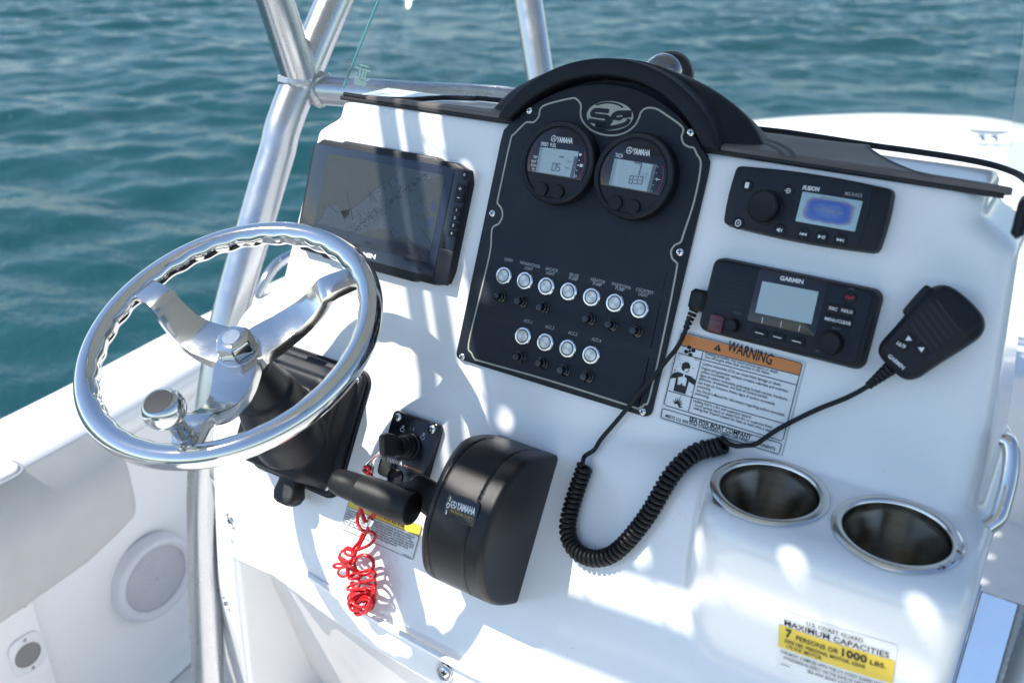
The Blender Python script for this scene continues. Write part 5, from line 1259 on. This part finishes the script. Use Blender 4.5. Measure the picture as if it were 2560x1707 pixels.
gf_.tube([(x_, y_, 0.0015) for x_, y_ in rrect(0.168, 0.176, 0.018, 6)], 0.0028, 6, closed=True); gf_.build('gasket', M['rubber'], he)
for p in ((0.071, 0.075), (0.071, -0.075), (-0.071, 0.075)):
    o = screw(he, p[0], p[1], 0.0122, 0.9)
lv = MB(); lv.rings([[(x, y, z) for x, z in rrect(w, h, 0.006, 3, cx_, cz_)] for w, h, cx_, cz_, y in ((0.026, 0.020, 0.026, 0.030, -0.112), (0.034, 0.026, 0.026, 0.030, -0.108), (0.040, 0.028, 0.025, 0.028, -0.099), (0.036, 0.022, 0.022, 0.026, -0.085), (0.034, 0.022, 0.02, 0.026, -0.06))])
lv.build('tilt_lever', M['satin'], he)
MB().tube([tuple(hubl), tuple(hubl + axl * 0.045)], 0.011, 16).build('shaft', M['ss2'], he)

# ================================================================ ignition switch panel with key
KFm = SLOPE.sub(-0.0710, -0.1135)
ig = thing('ignition_switch', 'black ignition switch plate with rubber keyed knob beside the helm', 'ignition switch', KFm)
HK = 0.011
MB().prism(rrect(0.0755, 0.088, 0.007, 5), 0, HK, 0.002).build('plate', M['blackg'], ig)
i_ = lambda x, y, h=HK: KFm.loc(b2(x, y), h)
for p in ((1035, 110), (1258, 190)):
    u, v = i_(*p); MB().lathe([(0.0075, HK), (0.0072, HK + .0008), (0.006, HK + .0004)], 20, c=(u, v)).build('screw_well', M['black'], ig); screw(ig, u, v, HK + 0.0003, 1.15, 0.4)
u0, v0 = i_(1085, 300, HK + .008)
MB().lathe([(0.0185, HK), (0.0182, HK + 0.003), (0.0155, HK + 0.004), (0.0148, HK + 0.010), (0.0135, HK + 0.0115), (0.0135, HK + 0.017), (0.0122, HK + 0.018), (0.0122, HK + 0.024)], 36, c=(u0, v0), cap1=True).build('barrel', M['rubber'], ig, 30)
kd = np.array([math.cos(rad(112)), math.sin(rad(112))]); kn_ = np.array([-kd[1], kd[0]])
kh = MB(); R = []
for z, w, d in ((HK + 0.022, 0.010, 0.0055), (HK + 0.03, 0.0115, 0.006), (HK + 0.038, 0.0145, 0.0052), (HK + 0.052, 0.0155, 0.0048), (HK + 0.060, 0.0125, 0.004)):
    R.append([tuple(np.array([u0, v0]) + kd * a + kn_ * b_) + (z,) for a, b_ in rrect(2 * w, 2 * d, d * .9, 4)])
kh.rings(R); kh.build('key_grip', M['rubber'], ig, 45)
it = MB(); it.text('YAMAHA', i_(957, 398), i_(1058, 428), 0.0055, HK + 0.0003, 0.03); maru(it, *i_(940, 375), 0.003, HK + 0.0003)
for c, s__ in (((1062, 188), 1), ((1196, 238), 1)):
    a = i_(*c); it.strip([(a[0] + .003 * math.cos(t_), a[1] + .0024 * math.sin(t_) - .001) for t_ in np.linspace(0, 6.28, 15)[:-1]], 0.0006, HK + 0.0003, True); it.strip([(a[0], a[1] + .0014), (a[0] + .0004, a[1] + .004)], 0.0014, HK + 0.0003); it.strip([(a[0] - .0018, a[1] + .0042), (a[0] + .0022, a[1] + .0042)], 0.0007, HK + 0.0003)
it.strip([i_(1138, 178), i_(1134, 200)], 0.0007, HK + 0.0003); it.build('lettering', M['white'], ig)
MB().strip([i_(1068, 424), i_(1185, 468)], 0.0008, HK + 0.0003).build('orange_line', M['orange'], ig)
u1, v1 = i_(1015, 505); MB().lathe([(0.012, HK), (0.0118, HK + .002), (0.0095, HK + .003), (0.009, HK + .001), (0.0001, HK + .001)], 28, c=(u1, v1), cap1=True).build('stop_button', M['rubber'], ig)

# ================================================================ red safety lanyard
ln = thing('safety_lanyard', 'red coiled safety lanyard with metal clip hanging from the ignition switch', 'lanyard')
def sl3(p, h): return SLOPE.w(*SLOPE.loc(p, h), h)
clip = [sl3(b2(985, 290), 0.048), sl3(b2(995, 312), 0.046), sl3(b2(960, 345), 0.043), sl3(b2(890, 375), 0.040), sl3(b2(868, 415), 0.037), sl3(b2(862, 470), 0.034)]
MB().tube(smooth_path(clip, 5), 0.0021, 8).build('clip_wire', M['ss'], ln)
clip2 = [sl3(b2(985, 290), 0.048), sl3(b2(940, 310), 0.047), sl3(b2(905, 345), 0.044), sl3(b2(850, 395), 0.039), sl3(b2(818, 435), 0.036), sl3(b2(825, 480), 0.034)]
MB().tube(smooth_path(clip2, 5), [0.0021] * 26, 8).build('clip_wire', M['ss'], ln)
def red(P_, hs, r=0.0022, n=6):
    MB().tube(smooth_path([sl3(b2(*p), h) for p, h in zip(P_, hs)], n), r, 8).build('strand', M['red'], ln, None)
red([(815, 440), (840, 432), (848, 455), (826, 470), (806, 455)], [.037, .039, .038, .036, .036], 0.0026)
red([(840, 470), (815, 600), (790, 700), (805, 760), (822, 800)], [.034, .03, .028, .026, .024], 0.0028)
red([(850, 470), (875, 620), (880, 720), (862, 770)], [.034, .032, .030, .028], 0.0032)
red([(795, 690), (768, 760), (772, 810), (800, 850), (850, 858), (880, 875), (878, 905), (850, 940), (800, 965), (745, 985)], [.026, .024, .022, .022, .023, .024, .023, .02, .018, .018])
red([(850, 760), (835, 840), (805, 900), (780, 950), (755, 990)], [.028, .024, .02, .018, .018])
red([(800, 870), (780, 920), (740, 970), (735, 1010)], [.022, .02, .018, .018])
fer = [sl3(b2(868, 775), 0.029), sl3(b2(848, 815), 0.027)]; MB().tube(fer, 0.0042, 12).build('ferrule', M['ss2'], ln)
# tangled coil: loops of changing size and lean round a wandering axis
ELL = [(735, 990, 25, 20, 0), (692, 1005, 50, 48, 10), (712, 1028, 42, 44, 30), (655, 1070, 55, 20, 5), (668, 1115, 42, 36, 20), (712, 1118, 40, 34, -20), (808, 1062, 66, 70, 10), (818, 1072, 58, 60, 0), (735, 1150, 60, 16, -4), (832, 1140, 56, 36, -10), (826, 1200, 58, 48, 0), (722, 1218, 56, 15, -6), (826, 1228, 60, 38, 8), (745, 1272, 82, 26, -18), (828, 1268, 58, 46, 0), (752, 1300, 84, 30, -26), (824, 1300, 58, 52, 0), (772, 1325, 84, 34, -38), (816, 1322, 60, 54, 10), (790, 1342, 74, 40, -52), (808, 1338, 62, 46, -60), (800, 1345, 56, 40, -30)]
P = []; N = (len(ELL) - 1) * 26
for i in range(N + 1):
    f = i / 26.0; k0 = min(int(f), len(ELL) - 2); fr_ = f - k0; fr_ = fr_ * fr_ * (3 - 2 * fr_)
    ex_, ey_, rx_, ry_, an_ = (ELL[k0][q] * (1 - fr_) + ELL[k0 + 1][q] * fr_ for q in range(5)); a = 2 * math.pi * f + 0.5
    u_ = rx_ * math.cos(a); v_2 = ry_ * math.sin(a); c_a, s_a = math.cos(rad(an_)), math.sin(rad(an_))
    depth = 0.024 + 0.011 * math.sin(a + 0.7 * k0) * (1.15 - ry_ / 75.0) + 0.004 * math.sin(1.7 * k0)
    P.append(sl3(b2(ex_ + u_ * c_a - v_2 * s_a, ey_ + u_ * s_a + v_2 * c_a), max(depth, 0.004)))
MB().tube(P, 0.0019, 8).build('coil', M['red'], ln, None)

# ================================================================ throttle control
TF = SLOPE.sub(0.0855, -0.1465)
th = thing('throttle_control', 'satin black throttle control box with side lever and fat grip', 'throttle', TF)
def thr_sdf(x, y, z):
    # D profile in (y, z): flat foot on the console, bulging toward the driver
    Hh = 0.122; yn = (y + 0.006) / 0.098
    ex_ = 1.95 + 0.65 * sstep(yn, -0.5, 0.4)
    prof = (np.abs(yn) ** ex_ + np.abs(z / Hh * (1 + 0.02 * yn)) ** ex_) ** (1 / ex_)
    d = (prof - 1) * 0.086
    d = smax(d, np.abs(y) - 0.098, 0.02)
    wid = 0.049 - 0.010 * sstep(z, 0.06, 0.125)
    sd = smax(x - 0.0475, -(x + wid), 0.004)
    d = smax(d, x - 0.0475, 0.0065); d = smax(d, -(x + wid), 0.014); d = np.maximum(d, -z)
    g1_ = np.abs(x - 0.024 + 0.0) - 0.0007; g2_ = np.abs(x + 0.026) - 0.0007
    gr_ = np.minimum(g1_, g2_); return np.maximum(d, -np.maximum(gr_, -(d + 0.0016)))
sdf_obj('housing', thr_sdf, (-0.06, -0.115, -0.004), (0.06, 0.115, 0.135), 0.0021, M['satin'], th)
# badge plate following the curved front
def thr_hit(px):
    d = ray(px); dl = np.array([d @ TF.ex, d @ TF.ey, d @ TF.ez]); o_ = TF.inv(CAM); t_ = 0.5
    for _ in range(300):
        P_ = o_ + dl * t_; v = float(thr_sdf(*(np.array(c) for c in P_)))
        if v < 0.0003: break
        t_ += max(v * 0.5, 0.0003)
    return P_
bpix = [(1385, 612), (1545, 660), (1565, 700), (1528, 815), (1500, 822), (1350, 765), (1335, 735), (1365, 620)]
bp3 = [thr_hit(b2(*p)) for p in bpix]; bc = np.mean(bp3, axis=0)
ee = 0.004; nb = np.array([float(thr_sdf(*(np.array(c) for c in bc + ee * q))) - float(thr_sdf(*(np.array(c) for c in bc - ee * q))) for q in (X3, Y3, Z3)]); nb /= np.linalg.norm(nb)
BFw = Frame(TF.w(*(bc + nb * 0.0008)), TF.ex - nb[0] * (TF.ex * nb[0] + TF.ey * nb[1] + TF.ez * nb[2]), TF.ey)
bl_ = lambda x, y, h=0.0: BFw.loc(b2(x, y), h)
o = MB().prism([tuple(q) for q in smooth_path([bl_(*p) for p in bpix], 3, True)], -0.006, 0.0006, 0.0004).build('badge', M['blackg'], th); o.matrix_world = BFw.mat()
bt_ = MB(); bt_.text('YAMAHA', bl_(1412, 710, .001), bl_(1532, 752, .001), 0.0078, 0.001, 0.03); maru(bt_, *bl_(1396, 682, .001), 0.0036, 0.001)
bt_.strip([bl_(1377, 628, .001), bl_(1370, 660, .001)], 0.0012, 0.001); a = bl_(1359, 686, .001); bt_.strip([(a[0] + .0018 * math.cos(t_), a[1] + .0026 * math.sin(t_)) for t_ in np.linspace(0, 6.28, 15)[:-1]], 0.001, 0.001, True); bt_.strip([bl_(1350, 715, .001), bl_(1345, 745, .001)], 0.0012, 0.001)
q_ = bt_.build('lettering', M['white'], o)
g_ = MB(); g_.text('704 Remote Control', bl_(1370, 728, .001), bl_(1520, 780, .001), 0.0030, 0.001, 0.01); g_.build('gold_lettering', M['gold'], o)
# lever and grip
gR = TF.inv(np.array([0.022, -0.2205, 1.2140])); gL = TF.inv(np.array([-0.098, -0.2235, 1.2110]))
gx = gR - gL; gl_ = np.linalg.norm(gx); gx /= gl_
prof = [(0.0, 0.0), (0.010, 0.0), (0.0145, 0.002), (0.0160, 0.008), (0.0172, 0.022), (0.0182, 0.042), (0.0185, 0.0425), (0.0192, 0.0435), (0.0205, 0.075), (0.0208, 0.100), (0.0203, gl_ - 0.005), (0.0192, gl_ - 0.0015), (0.0165, gl_), (0.0012, gl_)]
gfr = Frame(gL, np.cross(gx, Z3), np.cross(gx, np.cross(gx, Z3))) if False else Frame(gL, Y3 - gx * gx[1], np.cross(gx, Y3 - gx * gx[1]))
MB().lathe(prof, 40, gfr.mat(), cap1=True).build('grip', M['satin'], th, 32)
pv = np.array([-0.046, -0.004, 0.056]); ge = gL + gx * (gl_ * 0.72)
mid1 = np.array([-0.062, pv[1] + 0.008, pv[2] + 0.01]); mid2 = ge + np.array([0.0, 0.028, -0.030])
lm = MB(); path = smooth_path([pv + np.array([0.016, 0, 0.01]), pv + np.array([-0.012, 0.004, 0.018]), (pv + ge) / 2 + np.array([-0.004, 0.016, 0.012]), ge + np.array([0.012, 0.012, -0.006]), ge + np.array([-0.01, 0.004, -0.004])], 8)
R = []
for k, p_ in enumerate(path):
    t_ = k / (len(path) - 1); hh = 0.023 - 0.009 * t_; ww = 0.0095
    R.append([(p_[0], p_[1] + a_, p_[2] + c_) for a_, c_ in rrect(2 * hh, 2 * ww, ww * .9, 4)])
lm.rings(R[::-1]); lm.build('lever_arm', M['satin'], th)
MB().lathe([(0.023, -0.012), (0.023, 0.0), (0.020, 0.004), (0.0001, 0.005)], 28, Matrix.Translation(tuple(pv)) @ Matrix.Rotation(-math.pi / 2, 4, 'Y'), cap1=True).build('pivot_boss', M['satin'], th)

# ================================================================ cup holders
for i, (cx_, cy_) in enumerate(CUPS):
    cf = Frame((cx_, cy_, ZPOD - 0.0004), X3, Y3)
    lab = ('stainless cup holder set in the shelf next to the coiled cord', 'stainless cup holder with rusty rim set in the shelf beside the grab handle')[i]
    c = thing('cup_holder', lab, 'cup holder', cf, 'cup holders in the console shelf')
    MB().lathe([(0.0575, -0.010), (0.0584, 0.0004), (0.0584, 0.0014), (0.0572, 0.0026), (0.0545, 0.0034), (0.0505, 0.0034), (0.0488, 0.0022), (0.0482, 0.0)], 72).build('rim', M['ss2'] if i else M['ss2'], c, 40)
    MB().lathe([(0.0482, 0.0), (0.0478, -0.012), (0.0466, -0.014), (0.0464, -0.045), (0.0452, -0.047), (0.0448, -0.085), (0.042, -0.092), (0.0001, -0.094)], 64, cap1=True).build('cup', M['cupdark'], c, 40)
    if i:
        rsn = MB()
        for k in range(9): a = -0.35 + random.uniform(-.5, .35); r_ = 0.0555 + random.uniform(-.0025, .003); rsn.poly(circ(random.uniform(.0007, .0018), 7, r_ * math.cos(a), r_ * math.sin(a)), 0.0037)
        rsn.build('rust_spot', simple('rust', (0.16, 0.07, 0.03), 0.8), c)

# ================================================================ grab handle on the starboard side
gp = [plane(p, (0, y_, 0), Y3) for p, y_ in (((2508, 1100), -0.005), ((2524, 1110), -0.008), ((2529, 1150), -0.016), ((2522, 1205), -0.028), ((2508, 1258), -0.042), ((2494, 1296), -0.053), ((2468, 1318), -0.060))]
gh = thing('grab_handle', 'polished stainless grab handle on the starboard side of the console', 'handle')
MB().tube(smooth_path(gp, 6), 0.0076, 14, flat=1.0).build('bar', M['ss'], gh)

# ================================================================ speaker in the port liner
XS = -0.962
scn_ = plane((388, 1443), (XS, 0, 0), X3)
SPF = Frame((XS, scn_[1], scn_[2]), Y3, Z3)
spk = thing('deck_speaker', 'round white speaker with mesh grille in the port hull side', 'speaker', SPF)
Rs = 0.100
MB().lathe([(Rs, -0.02), (Rs, 0.004), (Rs * 0.975, 0.011), (Rs * 0.92, 0.014), (Rs * 0.86, 0.013), (Rs * 0.80, 0.008), (Rs * 0.78, 0.0045)], 72).build('bezel_ring', M['grille'], spk, 50)
MB().lathe([(Rs * 0.79, 0.002), (Rs * 0.4, 0.0045), (0.0001, 0.0055)], 48, cap1=True).build('cone', M['hole'], spk)
gb = MB()
for k in range(15): r_ = Rs * (0.07 + 0.71 * k / 14); gb.strip([(r_ * math.cos(a), r_ * math.sin(a)) for a in np.linspace(0, 6.28319, 61)[:-1]], 0.0018, 0.0068 - 0.0014 * (r_ / Rs) ** 2, True)
for k in range(64):
    a = 2 * math.pi * k / 64; r0 = Rs * (0.07 if k % 8 == 0 else 0.22 if k % 4 == 0 else 0.4 if k % 2 == 0 else 0.55); gb.strip([(r0 * math.cos(a), r0 * math.sin(a)), (Rs * .78 * math.cos(a), Rs * .78 * math.sin(a))], 0.0014, 0.0066)
tag(gb.build('mesh_grille', M['grille'], spk), kind='stuff')

# ================================================================ rod rack under the gunwale
XR = -0.93
def vxp(p): P = plane(dd(*p), (XR, 0, 0), X3); return P
e0, e1 = vxp((84, 1345)), vxp((112, 1568)); y_e = (e0[1] + e1[1]) / 2
RF = Frame((XR, y_e, 0.30), Y3, Z3)
rk = thing('rod_rack', 'white vertical rod rack board with round holes under the port gunwale', 'rod rack', RF)
MB().prism([(0.0, -0.08), (0.0, 0.42), (-0.30, 0.42), (-0.30, -0.08)], -0.03, 0.0, 0.004).build('board', M['liner'], rk)
for (x, y) in ((40, 1355), (60, 1500)):
    u, v = RF.loc(dd(x, y), 0.0)
    pl_ = MB().prism(rrect(0.064, 0.088, 0.022, 6, u, v), 0, 0.006, 0.003).build('socket_plate', M['gel'], rk)
    MB().lathe([(0.026, 0.0068), (0.0235, 0.0072), (0.0235, 0.0064), (0.0001, 0.0064)], 32, c=(u, v), cap1=True).build('socket_hole', simple('grey_socket', (0.24, 0.235, 0.23), 0.6), pl_)
    for s__ in (-1, 1): MB().lathe([(0.004, 0.006), (0.003, 0.0076), (0.0001, 0.0078)], 12, c=(u + 0.002, v + s__ * 0.0355), cap1=True).build('screw', M['ss2'], pl_)

# flush rod holder in the gunwale top at the frame's left edge
ghp = plane(dd(8, 1085), (0, 0, 0.953), Z3)
rh = thing('gunwale_fitting', 'white flush fitting with grey rim on top of the port gunwale', 'fitting', Frame((ghp[0], ghp[1] - 0.02, 0.9525), X3, Y3))
MB().prism(rrect(0.075, 0.10, 0.03, 6), 0, 0.006, 0.003).build('rim', M['grey'], rh)
MB().prism(rrect(0.058, 0.083, 0.022, 6), 0.004, 0.012, 0.004).build('cap', M['gel'], rh)

# small print that cannot be picked apart stays joined
for o in bpy.data.objects:
    if o.type == 'MESH' and o.parent and any(k in o.name for k in ('lettering', 'print', 'red_arc', 'symbols', 'lcd_', 'menu_text', 'chart_marks', 'edge_ticks', 'etched_mark', 'slots', 'display_text', 'letters')): o['kind'] = 'stuff'
